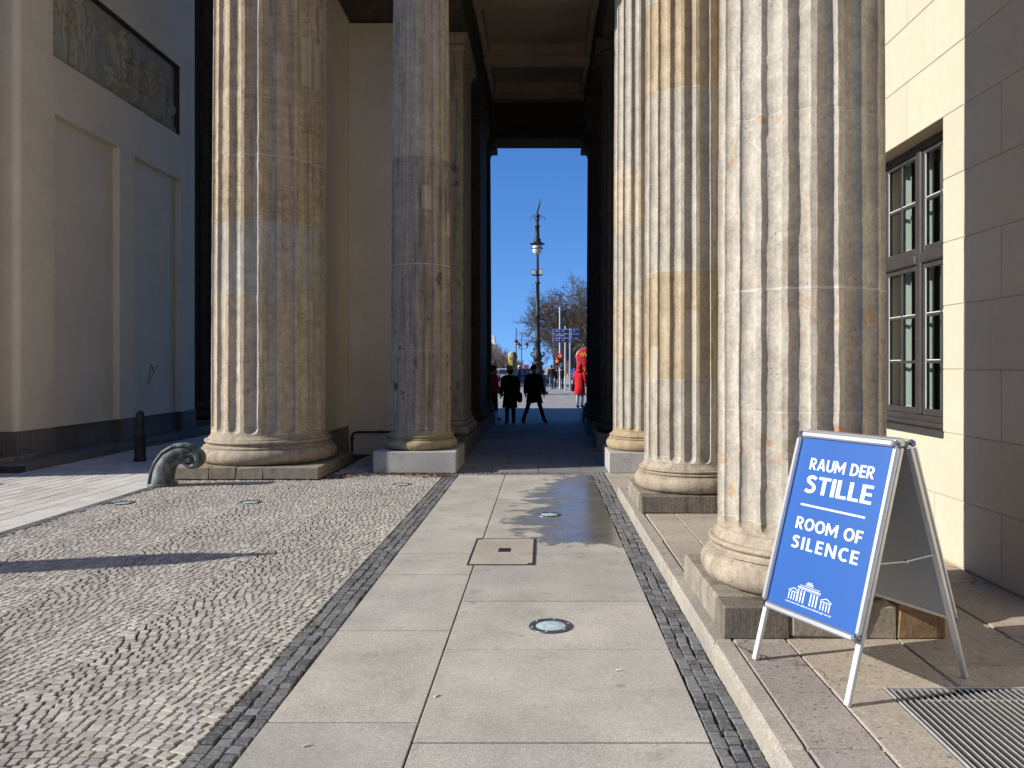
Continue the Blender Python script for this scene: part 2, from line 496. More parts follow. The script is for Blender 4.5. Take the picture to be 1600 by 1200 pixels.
M['alu_dull'] = simple('dull_aluminium', (.60,.61,.62), .45, .7, .06, 20)
M['chrome'] = simple('chrome_corner', (.42,.42,.43), .18, 1.0, .05, 20)
M['blue'] = simple('poster_blue', (.010,.076,.285), .42, 0, .02, 2, spec=.4)
M['white_print'] = simple('white_print', (.62,.64,.68), .5, 0, .01, 2)
M['backing'] = simple('grey_back_panel', (.33,.34,.335), .55, 0, .06, 3)
M['blackmetal'] = simple('black_iron', (.022,.022,.024), .5, .3, .3, 9, .3)
M['iron'] = simple('dark_iron', (.035,.034,.036), .55, .3, .3, 9, .3)
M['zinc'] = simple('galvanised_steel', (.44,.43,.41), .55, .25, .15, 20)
M['bar_side_shade'] = simple('grate_side_shade', (.05,.05,.05), .7, .1, .2, 20)  # grate bar sides: shade of the gaps put into a dark colour
M['pitdark'] = simple('grate_pit', (.03,.028,.025), .95)
M['frame'] = simple('window_frame_paint', (.040,.037,.036), .45, 0, .15, 8, .15)
M['bead'] = simple('window_bead_white', (.5,.49,.46), .5, 0, .05)
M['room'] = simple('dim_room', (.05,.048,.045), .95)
M['curtain'] = simple('curtain_cloth', (.40,.42,.39), .9, 0, .06, 3)
M['lamp_glass'] = None

def glass(name, tint=(.9,.95,.93), rough=.02):
    t = NT(name)
    t.b.inputs['Transmission Weight'].default_value = 1.0
    t.b.inputs['IOR'].default_value = 1.02
    return t.done(tint, rough, None, 0, .5)

def windowglass(name):
    """thin pane: mostly see-through with a fresnel reflection"""
    m = bpy.data.materials.new(name); m.use_nodes = True
    nt = m.node_tree; nt.nodes.clear()
    out = nt.nodes.new('ShaderNodeOutputMaterial'); mix = nt.nodes.new('ShaderNodeMixShader')
    tr = nt.nodes.new('ShaderNodeBsdfTransparent'); tr.inputs[0].default_value = (.86,.9,.88,1)
    gl = nt.nodes.new('ShaderNodeBsdfGlossy'); gl.inputs['Roughness'].default_value = .02
    fr = nt.nodes.new('ShaderNodeLayerWeight'); fr.inputs['Blend'].default_value = .5
    pw = nt.nodes.new('ShaderNodeMath'); pw.operation = 'POWER'; pw.inputs[1].default_value = 3.2; nt.links.new(fr.outputs['Facing'], pw.inputs[0])
    ad = nt.nodes.new('ShaderNodeMath'); ad.operation = 'MULTIPLY_ADD'; ad.inputs[1].default_value = .55; ad.inputs[2].default_value = .04; nt.links.new(pw.outputs[0], ad.inputs[0])
    nt.links.new(ad.outputs[0], mix.inputs[0]); nt.links.new(tr.outputs[0], mix.inputs[1]); nt.links.new(gl.outputs[0], mix.inputs[2])
    nt.links.new(mix.outputs[0], out.inputs[0])
    return m
M['pane'] = windowglass('window_glass')
M['lens'] = simple('uplight_glass', (.42,.52,.50), .08, 0, .25, 25, spec=.7)
M['ring'] = simple('uplight_ring', (.10,.105,.12), .4, .6, .25, 40)
M['globe'] = simple('lamp_globe_glass', (.70,.69,.66), .18, 0, .08, 4, spec=.6)

def bronze():
    t = NT('weathered_bronze')
    n = t.noise(9, 6, .7, sc=(1,1,.35))
    c = t.mix(t.ramp(n, .42, .6), (.04,.043,.044), (.17,.195,.195))
    c = t.mix(t.ramp(t.noise(18, 5, .7, sc=(1.5,1.5,.3)), .56, .66, 0, .8), c, (.03,.032,.034))
    return t.done(c, t.ramp(n, .3, .7, .7, .5), t.bump(n, .5, .006), .1, .35)
M['bronze'] = bronze()

def relief_mat():
    t = NT('relief_stone')
    n = t.noise(1.1, 5, .6, off=(0, 2.2, 1))
    c = t.mix(t.ramp(n, .47, .6), (.40,.37,.31), (.42,.36,.25))
    c = t.mix(t.ramp(t.noise(11, 5, .7, sc=(1,1,.5)), .5, .75, 0, .55), c, (.045,.04,.03))
    return t.done(c, .9, t.bump(t.noise(40, 4, .6), .4, .006), 0, .1)
M['relief'] = relief_mat()

def emit(name, col, strength):
    t = NT(name)
    t.b.inputs['Emission Color'].default_value = (*col, 1); t.b.inputs['Emission Strength'].default_value = strength
    return t.done(tuple(c*.5 for c in col), .4)

# ================================================================== GROUND
g = MB(); g.sheet([(-900,-300,-.09),(900,-300,-.09),(900,1500,-.09),(-900,1500,-.09)])
structure('ground', g, M['earth'])

PX0, PX1 = -1.325, .76            # path between the sett strips
SL0, SR1 = -1.545, .966           # outer edges of the sett strips

# ---- path of big granite slabs
g = MB(); g.sheet([(PX0,1.2,-.014),(PX1,1.2,-.014),(PX1,12.03,-.014),(PX0,12.03,-.014)])
path = structure('path', g, M['joint'])

def slab(parent, x0, y0, x1, y1, mat, z1=0.0, gap=.010, c=.003, z0=-.05, name='paving_slab', dz=.002):
    m = MB(); d = random.uniform(-dz, dz)
    m.cbox(x0+gap/2, y0+gap*.8, z0, x1-gap/2, y1-gap*.8, z1+d, c)
    return m.build(name, mat, parent)

ry = [1.2, 2.40, 3.47, 4.615, 5.56, 6.99, 8.13, 9.81, 12.02]
lyy = [1.2, 2.50, 3.67, 4.945, 6.27, 6.96, 7.88, 9.2, 10.57, 12.02]
for a, b in zip(ry[:-1], ry[1:]): slab(path, -.595, a, PX1, b, M['slab'])
for a, b in zip(lyy[:-1], lyy[1:]): slab(path, PX0, a, -.595, b, M['slab'])

# ---- dark sett strips
def sett_rows(parent_name, x0, x1, nrow, y0, y1, n_single, mat1, mat2, lo=.058, hi=.098, zt=0.0, axis='y', sname='sett', label=None):
    g = MB()
    if axis == 'y': g.sheet([(x0,y0,zt-.018),(x1,y0,zt-.018),(x1,y1,zt-.018),(x0,y1,zt-.018)])
    else: g.sheet([(y0,x0,zt-.018),(y1,x0,zt-.018),(y1,x1,zt-.018),(y0,x1,zt-.018)])
    st = structure(parent_name, g, M['joint'])
    w = (x1-x0)/nrow
    cells = []
    for r in range(nrow):
        y = y0 + random.uniform(-.05, 0)
        off = 0
        while y < y1:
            L = random.uniform(lo, hi)
            wob = .006*math.sin(y*5+r)+random.uniform(-.004,.004)
            cells.append((y, x0+r*w+wob, x0+(r+1)*w+wob, L))
            y += L
    cells.sort()
    mass = MB(); k = 0
    for (y, a, b, L) in cells:
        m = stone_mb(a, y, b, y+L, zt, .0042, .9) if axis == 'y' else stone_mb(y, a, y+L, b, zt, .0042, .9)
        if axis == 'y' and y + L < 2.7 or k >= n_single:
            mass.add(m.v, m.f, False, random.random())
        else:
            m.build(sname, mat1, st); k += 1
    if mass.v:
        o = mass.build(sname+'s', mat2, st); o['kind'] = 'stuff'
    return st

def stone_mb(x0, y0, x1, y1, zt, gap, rough=.5, rot=0.0, cx=None, cy=None):
    """one small paving stone with a worn, uneven head"""
    m = MB()
    w, h = x1-x0-(2.6 if rough == 1.0 else 2)*gap, y1-y0-2*gap
    mx, my = (x0+x1)/2, (y0+y1)/2
    j = rough*.085
    t = zt + random.uniform(-.002, .0015)
    tx, ty = random.uniform(-.022,.022)*rough, random.uniform(-.022,.022)*rough
    vs = []
    cs = [(-.5,-.5),(.5,-.5),(.5,.5),(-.5,.5)]
    J = [(random.uniform(-j,j), random.uniform(-j,j)) for _ in cs]
    ins = min(w, h)*.09
    for z, s in ((zt-.035, 0), (t-.0035, 0), (t, ins)):
        for (a,b),(ja,jb) in zip(cs, J):
            x = (a+ja)*w; y = (b+jb)*h
            x -= s*(1 if a>0 else -1); y -= s*(1 if b>0 else -1)
            zz = z + (tx*x+ty*y if z > zt-.03 else 0)
            vs.append((x, y, zz))
    c, s_ = math.cos(rot), math.sin(rot)
    vs = [(mx+x*c-y*s_, my+x*s_+y*c, z) for x,y,z in vs]
    f = []
    for l in (0,4):
        for i in range(4): f.append((l+i, l+(i+1)%4, l+4+(i+1)%4, l+4+i))
    f.append((8,9,10,11))
    m.add(vs, f); return m

sett_rows('sett_strip', SL0, PX0-.004, 3, 2.3, 12.3, 150, M['basalt'], M['basalt_mass'])
sett_rows('sett_strip', PX1+.004, SR1, 3, 2.3, 12.3, 150, M['basalt'], M['basalt_mass'])
sett_rows('sett_strip', 12.04, 12.28, 2, PX0+.002, PX1-.002, 60, M['basalt'], M['basalt_mass'], axis='x')

# ---- cobbled square
CX0, CX1, CY0, CY1 = -5.40, SL0-.006, 2.5, 14.7
g = MB(); g.sheet([(CX0-.15,CY0-1,-.011),(CX1,CY0-1,-.011),(CX1,CY1,-.011),(CX0-.15,CY1,-.011)])
cob = structure('cobble_pavement', g, M['joint_pale'])
GC_Y = 12.6                                     # gate column row
HC_Y = 12.78                                    # hall column row
plinths = [(-5.57, GC_Y-1.13, -3.32, 14.7), (-2.71, HC_Y-.65, -1.38, 14.7)]
cells = []
LW = 1.08
nl = int((CX1-CX0)/LW)+2
pitch = .059
X_right = CX1
for lane in range(nl):
    xa = CX1 - (lane+1)*LW
    yoff = random.uniform(0, pitch)
    k = 0
    y = CY0 - .35
    while y < CY1:
        x = xa + random.uniform(-.03, .0)
        xb = xa + LW
        while x < xb - .012:
            w = random.uniform(.044, .078)
            if x + w > xb - .03: w = xb - x + (random.uniform(-.02,.012) if lane else 0)
            mx = x + w/2
            u = (mx - xa)/LW*2 - 1
            yy = y + yoff + .11*(1-u*u) + .028*mnoise.noise((mx*1.3, y*1.1, 3.0))
            rot = math.atan(-.11*2*u*2/LW)*.9 + random.uniform(-.07,.07)
            h = pitch*random.uniform(.93,1.05)
            if mx > CX0 and mx + w/2 < X_right+.004 and CY0 < yy < CY1:
                if not any(p[0]<mx<p[2] and p[1]-.02<yy<p[3] for p in plinths):
                    cells.append((mx, yy, w, h, rot))
            x += w
        y += pitch
def seen_size(c):
    return -(1.0/c[1] if abs(c[0]/c[1]*1200+0) < 845 and c[1] > 3.22 else 0.0)
cells.sort(key=seen_size)
mass = MB()
for i, (mx, yy, w, h, rot) in enumerate(cells):
    m = stone_mb(mx-w/2, yy-h/2, mx+w/2, yy+h/2, 0.0, .0037, 1.0, rot)
    if i < 300: m.build('cobblestone', M['cobble'], cob)
    else: mass.add(m.v, m.f, False, random.random())
o = mass.build('cobblestones', M['cobble_mass'], cob); o['kind'] = 'stuff'

# ---- carriageway on the left: dark edging, pale slabs and rows of big pale setts
sett_rows('edge_strip', -5.545, CX0-.01, 2, 4.0, 14.0, 0, M['basalt'], M['basalt_mass'], .09, .15)
g = MB(); g.sheet([(-8.34,3.0,-.02),(-5.55,3.0,-.02),(-5.55,23.8,-.02),(-8.34,23.8,-.02)])
car = structure('carriageway', g, M['joint'])
y = 5.2
while y < 15:
    slab(car, -5.965, y, -5.555, y+1.15, M['pale']); y += 1.15
mass = MB()
def row(xa, xb, lo, hi, mb):
    y = 6.5 + random.uniform(-.3, 0)
    while y < 23.6:
        L = random.uniform(lo, hi)
        m = stone_mb(xa, y, xb, y+L, 0, .005, .2); mb.add(m.v, m.f, False, random.random()); y += L
for a, b in ((-6.2,-5.97),(-6.45,-6.2),(-6.66,-6.45)): row(a, b, .7, 1.1, mass)
x = -6.66
while x > -8.3:
    w = min(.19, x+8.335); row(x-w, x, .26, .36, mass); x -= w
o = mass.build('setts', M['pale_mass'], car); o['kind'] = 'stuff'
g = MB(); g.sheet([(-60,3,-.03),(-8.34,3,-.03),(-8.34,23.8,-.03),(-60,23.8,-.03)])
structure('gate_floor', g, M['pale'])
# raised kerb along the passage wall
k = structure('kerb', MB().box(-8.99,12.4,-.05,-8.36,23.6,.08), M['joint'])
y = 12.4
while y < 23.5:
    L = random.uniform(1.0,1.5); slab(k, -8.985, y, -8.345, min(y+L,23.6), M['granite_shadow'], .12, .008, .012, name='kerbstone'); y += L

# ---- raised platform in front of the guard house
g = MB(); g.box(.985,1.0,-.05,1.665,10.04,.10); g.box(1.666,3.79,-.05,3.265,10.04,.10); g.box(1.666,1.0,-.05,3.265,1.5,.10)
plat = structure('platform', g, M['joint'])
KX = .968
kj = [1.2, 2.1, 3.18, 4.42, 5.65, 6.97, 8.3, 10.05]
for i, (a, b) in enumerate(zip(kj[:-1], kj[1:])):
    m = MB(); dx = random.uniform(-.003,.003)
    m.cbox(KX+dx, a+.003, -.05, KX+.125, b-.003, .12, .014, jit=1); m.build('kerbstone', M['kerb'], plat)
pj = [1.2, 2.1, 3.18, 4.40, 5.9, 6.97, 8.25, 10.05]
for i, (a, b) in enumerate(zip(pj[:-1], pj[1:])):
    m = MB(); m.cbox(KX+.128, a+.004, -.05, 1.405, b-.004, .12, .007, jit=1)
    m.build('paving_slab', M['platform_grey' if b < 4.5 else 'platform'], plat)
GX0, GX1, GY0, GY1 = 1.69, 3.05, 1.5, 3.765
def plat_slabs(x0, x1, js, mat):
    for a, b in zip(js[:-1], js[1:]):
        m = MB(); m.cbox(x0+.004, a+.004, -.05, x1-.004, b-.004, .12+random.uniform(-.002,.003), .006, jit=1); m.build('paving_slab', mat, plat)
plat_slabs(1.405, GX0-.02, [1.2,2.6,3.785], M['platform'])
plat_slabs(1.405, 2.05, [3.785,4.40], M['platform'])
plat_slabs(2.05, 2.72, [3.785,4.06,4.46], M['platform'])
plat_slabs(1.405, 2.05, [4.40,5.75,6.97,7.56,8.9,10.05], M['platform'])
plat_slabs(2.05, 2.72, [4.46,5.4,6.3,7.56,8.9,10.05], M['platform'])
plat_slabs(2.72, 3.26, [3.785,4.5,5.6,6.8,8.2,10.05], M['platform'])
plat_slabs(GX1+.02, 3.26, [1.2,2.4,3.785], M['platform'])

# ---- floor behind the platform, of the passage, and the square behind
g = MB(); g.sheet([(-1.6,12.28,-.016),(3.27,10.05,-.016),(3.27,24.0,-.016),(-1.6,24.0,-.016)])
pas = structure('passage_floor', g, M['joint'])
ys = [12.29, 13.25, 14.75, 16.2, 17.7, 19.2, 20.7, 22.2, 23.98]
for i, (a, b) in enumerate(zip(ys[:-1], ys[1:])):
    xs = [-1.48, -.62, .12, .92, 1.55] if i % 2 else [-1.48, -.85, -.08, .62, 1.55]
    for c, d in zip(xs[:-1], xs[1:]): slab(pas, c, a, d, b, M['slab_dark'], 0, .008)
for a, b in ((10.06,11.2),(11.2,12.28)): slab(pas, SR1+.01, a, 1.9, b, M['kerb']); slab(pas, 1.9, a, 3.2, b, M['kerb'])
g = MB(); g.sheet([(-70,23.8,-.045),(60,23.8,-.045),(60,60,-.045),(-70,60,-.045)])
sq = structure('square', g, M['joint_pale'])
mass = MB()
yy = 24.0
while yy < 40:
    h = .16
    x = -3.4
    while x < 3.6:
        w = random.uniform(.14,.24); m = stone_mb(x, yy, x+w, yy+h, 0, .006, .4); mass.add(m.v, m.f, False, random.random()); x += w
    yy += h
for yy0 in range(0, 58):
    y0 = 40 + yy0*.36
    x = -6.0
    while x < 6.0:
        w = random.uniform(.3,.5); m = stone_mb(x, y0, x+w, y0+.36, 0, .012, .4); mass.add(m.v, m.f, False, random.random()); x += w
o = mass.build('setts', M['plaza'], sq); o['kind'] = 'stuff'
g = MB(); g.box(-70,60.9,-.2,60,61.2,.02); kk = structure('kerb', g, M['pale'])
g = MB(); g.sheet([(-70,61.2,-.06),(60,61.2,-.06),(60,76,-.06),(-70,76,-.06)]); structure('road', g, M['asphalt'])
g = MB(); g.sheet([(-30,76,-.05),(1.5,76,-.05),(-8,600,-.05),(-60,600,-.05)]); structure('avenue', g, M['asphalt'])

# ================================================================== COLUMNS
NFL = 20
def ring_angles(fine):
    """angles of one ring and, for each, (flute number, position -1..1 across the flute or None on the fillet)"""
    ts = (-1,-.985,-.93,-.8,-.55,-.25,0,.25,.55,.8,.93,.985) if fine else (-1,-.97,-.8,-.4,0,.4,.8,.97)
    out = []
    fl = .78                                   # share of the pitch taken by the flute
    for k in range(NFL):
        for t in ts: out.append((k, t))
        out.append((k, 1.0)); 
        if fine: out.append((k, 1.5))
    return out, fl

def shaft_ring(R0, z, phase, ang, fl, depth, zend, seed, wob):
    """one ring of the fluted shaft; flutes end in a half round at zend"""
    pts = []
    pitch = 2*PI/NFL
    half = fl*pitch/2
    wl = half*R0*1.05
    for (k, t) in ang:
        e = 1.0
        if zend is not None:
            dz = z - zend
            if dz <= 0: e = 0.0
            elif dz < wl: e = math.sqrt(max(0, 1-(1-dz/wl)**2))
        n1 = mnoise.noise((k*3.7+seed, z*1.9, 1.3)); n2 = mnoise.noise((k*3.7+seed, z*9.0, 7.7))
        n3 = mnoise.noise((k*5.1+seed, z*24.0, 3.1))
        w = 1.0 + wob*(.05*n1 + .05*n2 + .03*n3)
        c = k*pitch + phase
        if t > 1.0:
            a = c + pitch/2; r = R0
        else:
            lim = half*min(w, 1.14)
            a = c + t*lim*(1.0)
            tt = abs(t)
            if e <= .02: r = R0
            else:
                q = tt/e
                r = R0 - (depth*e*math.sqrt(max(0, 1-q*q)) if q < 1 else 0)
        if wob:
            r += wob*.0022*mnoise.noise((a*9, z*3.2, seed)) - wob*.004*max(0, mnoise.noise((a*14+3, z*11, seed+2))-.25)
        pts.append((a, r))
    return pts

def drum_mesh(cx, cy, Rf, z0, z1, dz, phase, depth, zend, seed, wob, fine=True, inset=0.0):
    ang, fl = ring_angles(fine)
    n = len(ang)
    zs = []
    z = z0
    if zend is not None and zend < z1 and zend >= z0 - .01:
        zs = [z0, zend-.004, zend+.002]
        pitch = 2*PI/NFL; wl = fl*pitch/2*Rf(zend)
        for q in (.04,.1,.18,.3,.45,.65,.85,1.0,1.1): zs.append(zend + wl*q)
        zs = sorted(set([v for v in zs if z0 <= v < z1 - .002])); z = zs[-1]
    else: zs = [z0]
    while z + dz*1.4 < z1: z += dz; zs.append(z)
    zs.append(z1)
    m = MB(); vs, fs, uvs = [], [], []
    nz = len(zs)
    for i, z in enumerate(zs):
        R0 = Rf(z) - inset
        # little arris of each drum, so that the joint shows
        if inset == 0 and (i == 0 or i == nz-1): R0 -= .0015
        for a, r in shaft_ring(R0, z, phase, ang, fl, depth, zend, seed, wob):
            vs.append((cx + r*math.cos(a), cy + r*math.sin(a), z)); uvs.append((a*R0, z))
    for i in range(nz-1):
        for k in range(n):
            a, b = i*n+k, i*n+(k+1)%n
            fs.append((a, b, b+n, a+n))
    fs.append(tuple(range(n))[::-1]); fs.append(tuple(range((nz-1)*n, nz*n)))
    m.add(vs, fs, True)
    return m, uvs

def put_uv(o, uvs):
    me = o.data
    lay = me.uv_layers.new(name='UVMap')
    vi = [0]*len(me.loops); me.loops.foreach_get('vertex_index', vi)
    flat = []
    for i in vi: flat.extend(uvs[i])
    lay.data.foreach_set('uv', flat)

def column(name, label, group, cx, cy, zb, Rb, Rt, Htop, joints, mats, plinth, base_z, seed, fine_to=5.0, dz=.05,
           depth=None, wob=1.0, fine=True, base_mat='sand_base', mortar=True, capital=True, zend_off=0.0):
    """zb: ground level under the plinth, base_z: (plinth top, torus top, ring top, flute end, first joint)"""
    t = thing(name, label, 'column', (cx, cy, zb), group)
    phase = math.atan2(-cy, -cx)
    pt, tt, rt, fe, j0 = base_z
    Rf = lambda z: Rb + (Rt-Rb)*max(0, min(1, (z-fe)/(Htop-fe)))**1.3
    # plinth
    if plinth: plinth(t, cx, cy)
    # moulded base: torus, hollow, two rings
    Rto = Rb*1.215
    prof = [(Rb*1.02, pt+.001)]
    hh = (tt-pt)
    for i in range(13):
        a = -PI/2 + PI*i/12
        prof.append((Rto - hh*.5 + hh*.5*math.cos(a), pt + hh/2 + hh/2*math.sin(a)))
    r2 = Rb*1.10; h2 = (rt-tt)
    prof += [(Rb*1.135, tt), (Rb*1.135, tt+h2*.10), (Rb*1.10, tt+h2*.16), (Rb*1.075, tt+h2*.30), (Rb*1.085, tt+h2*.42), (Rb*1.10, tt+h2*.46)]
    for i in range(7):
        a = -PI/2 + PI*i/6
        prof.append((Rb*1.085 + h2*.2*math.cos(a), tt+h2*.66 + h2*.2*math.sin(a)))
    prof += [(Rb*1.055, tt+h2*.88), (Rb*1.052, tt+h2*1.0)]
    for q in (.15,.35,.6,1.0): prof.append((Rb*(1.052-.052*math.sin(q*PI/2)), rt + (fe-rt-.004)*q*.9))
    nn = 96
    m = MB(); vs, fs = [], []
    for r, z in prof:
        for k in range(nn):
            a = 2*PI*k/nn
            rr = r + .006*mnoise.noise((math.cos(a)*4+seed, math.sin(a)*4, z*6)) + .004*mnoise.noise((math.cos(a)*14+seed, math.sin(a)*14, z*20))
            vs.append((cx+rr*math.cos(a), cy+rr*math.sin(a), z))
    for i in range(len(prof)-1):
        for k in range(nn):
            a, b = i*nn+k, i*nn+(k+1)%nn
            fs.append((a,b,b+nn,a+nn))
    m.add(vs, fs, True)
    ob = m.build('moulded_base', M[base_mat], t); ob.data.set_sharp_from_angle(angle=R(50))
    zs = [prof[-1][1]] + [j for j in joints if j > j0-.01 and j < Htop-.5] + [Htop - (.42*Rb/.5 if capital else 0)]
    d = depth or Rb*.083
    for i, (a, b) in enumerate(zip(zs[:-1], zs[1:])):
        far = a > fine_to
        mm, uvs = drum_mesh(cx, cy, Rf, a + (.003 if i else 0), b-.003, .6 if far else dz, phase, d, fe if i == 0 else None, seed, 0.0 if far else wob, fine and not far)
        o = mm.build('drum', M[mats[min(i, len(mats)-1)]], t)
        o.data.set_sharp_from_angle(angle=R(28)); put_uv(o, uvs)
        if mortar and i and not far:
            proud = random.random() < .16 or abs(a-2.17) < .01
            mm, uvs = drum_mesh(cx, cy, Rf, a-(.008 if proud else .0032), a+(.008 if proud else .0032), .02, phase, d, None, seed, wob, fine, inset=-.0008 if proud else .002)
            o = mm.build('mortar_joint', M['mortar'], t); o.data.set_sharp_from_angle(angle=R(28))
    if capital:
        s = Rb/.5; z0 = Htop-.42*s
        c = MB(); c.lathe(cx, cy, [(Rt, z0),(Rt*1.03,z0+.02*s),(Rt*1.0,z0+.05*s),(Rt*1.05,z0+.07*s),(Rt*1.16,z0+.13*s),(Rt*1.28,z0+.19*s),(Rt*1.33,z0+.235*s),(Rt*1.30,z0+.25*s)], 48)
        c.build('capital', M[mats[-1]], t)
        c = MB(); a = Rb*1.27; c.cbox(cx-a, cy-a, z0+.25*s, cx+a, cy+a, Htop, .012); c.build('abacus', M[mats[-1]], t)
    return t

def plinth_blocks(h, x0, x1, y0, y1, z0, fronts, sides, mat='plinth'):
    """a plinth course of separate blocks round a core"""
    def f(t, cx, cy):
        b = MB(); b.box(cx+x0+.16, cy+y0+.16, z0, cx+x1-.16, cy+y1-.16, z0+h-.003); b.build('plinth_core', M[mat], t)
        n = len(fronts); xs = [cx+x0] + [cx+x0+(x1-x0)*s for s, _ in fronts]
        for (a, c), (_, mm) in zip(zip(xs[:-1], xs[1:]), fronts):
            q = MB(); q.cbox(a+.002, cy+y0+random.uniform(0,.006), z0, c-.002, cy+y0+.2, z0+h, .012, jit=1); q.build('plinth_block', M[mm], t)
        yl = [cy+y0+.204] + [cy+y0+.204+(y1-y0-.204)*s for s in sides]
        for a, c in zip(yl[:-1], yl[1:]):
            q = MB(); q.cbox(cx+x0+random.uniform(0,.005), a+.002, z0, cx+x0+.2, c-.002, z0+h, .012, jit=1); q.build('plinth_block', M[mat], t)
            q = MB(); q.cbox(cx+x1-.2, a+.002, z0, cx+x1-random.uniform(0,.005), c-.002, z0+h, .012, jit=1); q.build('plinth_block', M[mat], t)
        q = MB(); q.cbox(cx+x0+.204, cy+y1-.2, z0, cx+x1-.204, cy+y1, z0+h, .012); q.build('plinth_block', M[mat], t)
    return f

def plinth_single(h, x0, x1, y0, y1, z0, mat):
    def f(t, cx, cy):
        q = MB(); q.cbox(cx+x0, cy+y0, z0, cx+x1, cy+y1, z0+h, .012); q.build('plinth', M[mat], t)
    return f

CG = 'fluted stone columns of the gate and the guard house'
HT = 8.33
# near column on the platform
column('stone_column', 'nearest pale fluted column, behind the blue sign board', CG, 1.69, 5.07, .12, .527, .495, HT,
       [.735, 1.42, 2.17, 3.24, 4.2, 5.2, 6.3, 7.3], ['sand_base','sand_pale','sand_pale','sand_pale','sand_white','sand_white','sand_beige'],
       plinth_blocks(.19, -.65, .64, -.63, .63, .12, [(.30,'plinth_dark'),(.78,'plinth'),(1.0,'plinth_broken')], [.45,1.0]),
       (.31, .51, .60, .66, .735), 11, 4.4, .028, wob=1.5)
column('stone_column', 'second fluted column on the platform, between the nearest column and the passage corner', CG, 1.69, 8.84, .12, .527, .495, HT,
       [.70, 1.55, 2.75, 3.75, 4.75, 5.8, 6.8], ['sand_white','sand_white','sand_tan','sand_white','sand_white','sand_tan','sand_white','sand_beige'],
       plinth_blocks(.19, -.65, .64, -.63, .63, .12, [(.72,'plinth_dark'),(1.0,'plinth')], [.4,1.0]),
       (.31, .51, .575, .64, .70), 23, 6.2, .045, base_mat='sand_base')
column('stone_column', 'sunlit slender column on a grey granite block at the right front of the dark passage', CG, 1.69, HC_Y+.02, 0, .527, .495, HT,
       [.71, 1.85, 2.9, 3.95, 4.9, 5.9, 6.9], ['sand_yellow','sand_white','sand_beige','sand_white','sand_beige','sand_white','sand_white','sand_white'],
       plinth_single(.33, -.65, .65, -.63, .63, 0, 'granite'), (.33, .52, .59, .65, .71), 31, 8.4, .06, base_mat='sand_yellow')
column('stone_column', 'shaded stained column on a grey granite block at the left front of the dark passage', CG, -2.04, HC_Y+.03, 0, .495, .455, HT,
       [.70, 1.95, 3.35, 5.1, 6.5], ['sand_sooty','sand_sooty','sand_sooty','sand_sooty','sand_beige','sand_beige'],
       plinth_single(.345, -.66, .66, -.65, .65, 0, 'granite'), (.345, .52, .585, .64, .70), 43, 8.4, .06, base_mat='sand_yellow')
gz = (.185, .43, .57, .65, .83)
gate_near = column('stone_column', 'thick tan fluted column beside the curled bronze guard', CG, -4.49, GC_Y, 0, .885, .80, 13.5,
       [.83, 1.72, 2.83, 3.93, 4.95, 6.0, 7.05, 8.05, 9.1, 10.2, 11.3, 12.3], ['sand_beige','sand_beige','sand_beige','sand_white','sand_brown','sand_brown','sand_tan','sand_brown','sand_tan'],
       plinth_blocks(.185, -1.12, 1.13, -1.13, 1.0, 0, [(.27,'plinth'),(.45,'plinth'),(.63,'plinth'),(1.0,'plinth')], [.5,1.0]),
       gz, 57, 7.9, .06, depth=.066, wob=1.4)
column('stone_column', 'thick column of the gate mostly beyond the frame beside the relief wall', CG, -9.95, GC_Y-.38, 0, .885, .80, 13.5,
       [.83, 3.93, 7.0, 10.2], ['sand_beige'], plinth_single(.185, -1.12, 1.12, -1.12, 1.12, 0, 'plinth'), gz, 61, 0, .5, fine=False)
# columns in the dark
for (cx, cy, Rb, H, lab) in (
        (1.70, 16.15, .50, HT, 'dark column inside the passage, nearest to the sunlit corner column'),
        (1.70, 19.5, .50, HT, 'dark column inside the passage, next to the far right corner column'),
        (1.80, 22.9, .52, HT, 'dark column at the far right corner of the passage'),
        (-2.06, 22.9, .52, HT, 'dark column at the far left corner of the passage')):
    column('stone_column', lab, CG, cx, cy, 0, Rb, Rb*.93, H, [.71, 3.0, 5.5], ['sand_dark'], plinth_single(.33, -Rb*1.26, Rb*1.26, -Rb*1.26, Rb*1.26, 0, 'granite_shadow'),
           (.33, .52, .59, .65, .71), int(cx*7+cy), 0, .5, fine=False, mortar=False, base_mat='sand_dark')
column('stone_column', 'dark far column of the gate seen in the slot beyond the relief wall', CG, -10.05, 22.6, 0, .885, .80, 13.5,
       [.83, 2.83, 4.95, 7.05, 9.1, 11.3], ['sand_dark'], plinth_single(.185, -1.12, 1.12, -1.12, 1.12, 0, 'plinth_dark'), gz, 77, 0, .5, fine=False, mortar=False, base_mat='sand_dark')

# ================================================================== GATE: passage walls, block above
XW = -8.97                                   # face of the relief wall
WY0, WY1 = 13.1, 19.75
wall = thing('relief_wall', 'shaded off white passage wall with a carved relief and two sunk panels', 'wall', (-9.7, 16.4, 0))
WX0 = -10.42
def wall_boxes(mb, x0, x1, y0, y1, z0, z1, holes):
    """box wall whose right face has sunk rectangles (ya, yb, za, zb, depth)"""
    ysx = sorted({y0, y1, *[h[0] for h in holes], *[h[1] for h in holes]})
    zsx = sorted({z0, z1, *[h[2] for h in holes], *[h[3] for h in holes]})
    for a, b in zip(ysx[:-1], ysx[1:]):
        run = None
        for c, d in zip(zsx[:-1], zsx[1:]):
            dep = 0
            for h in holes:
                if h[0] <= (a+b)/2 <= h[1] and h[2] <= (c+d)/2 <= h[3]: dep = h[4]
            if run and abs(run[2]-dep) < 1e-6: run[1] = d
            else:
                if run: mb.box(x0, a, run[0], x1-run[2], b, run[1])
                run = [c, d, dep]
        mb.box(x0, a, run[0], x1-run[2], b, run[1])
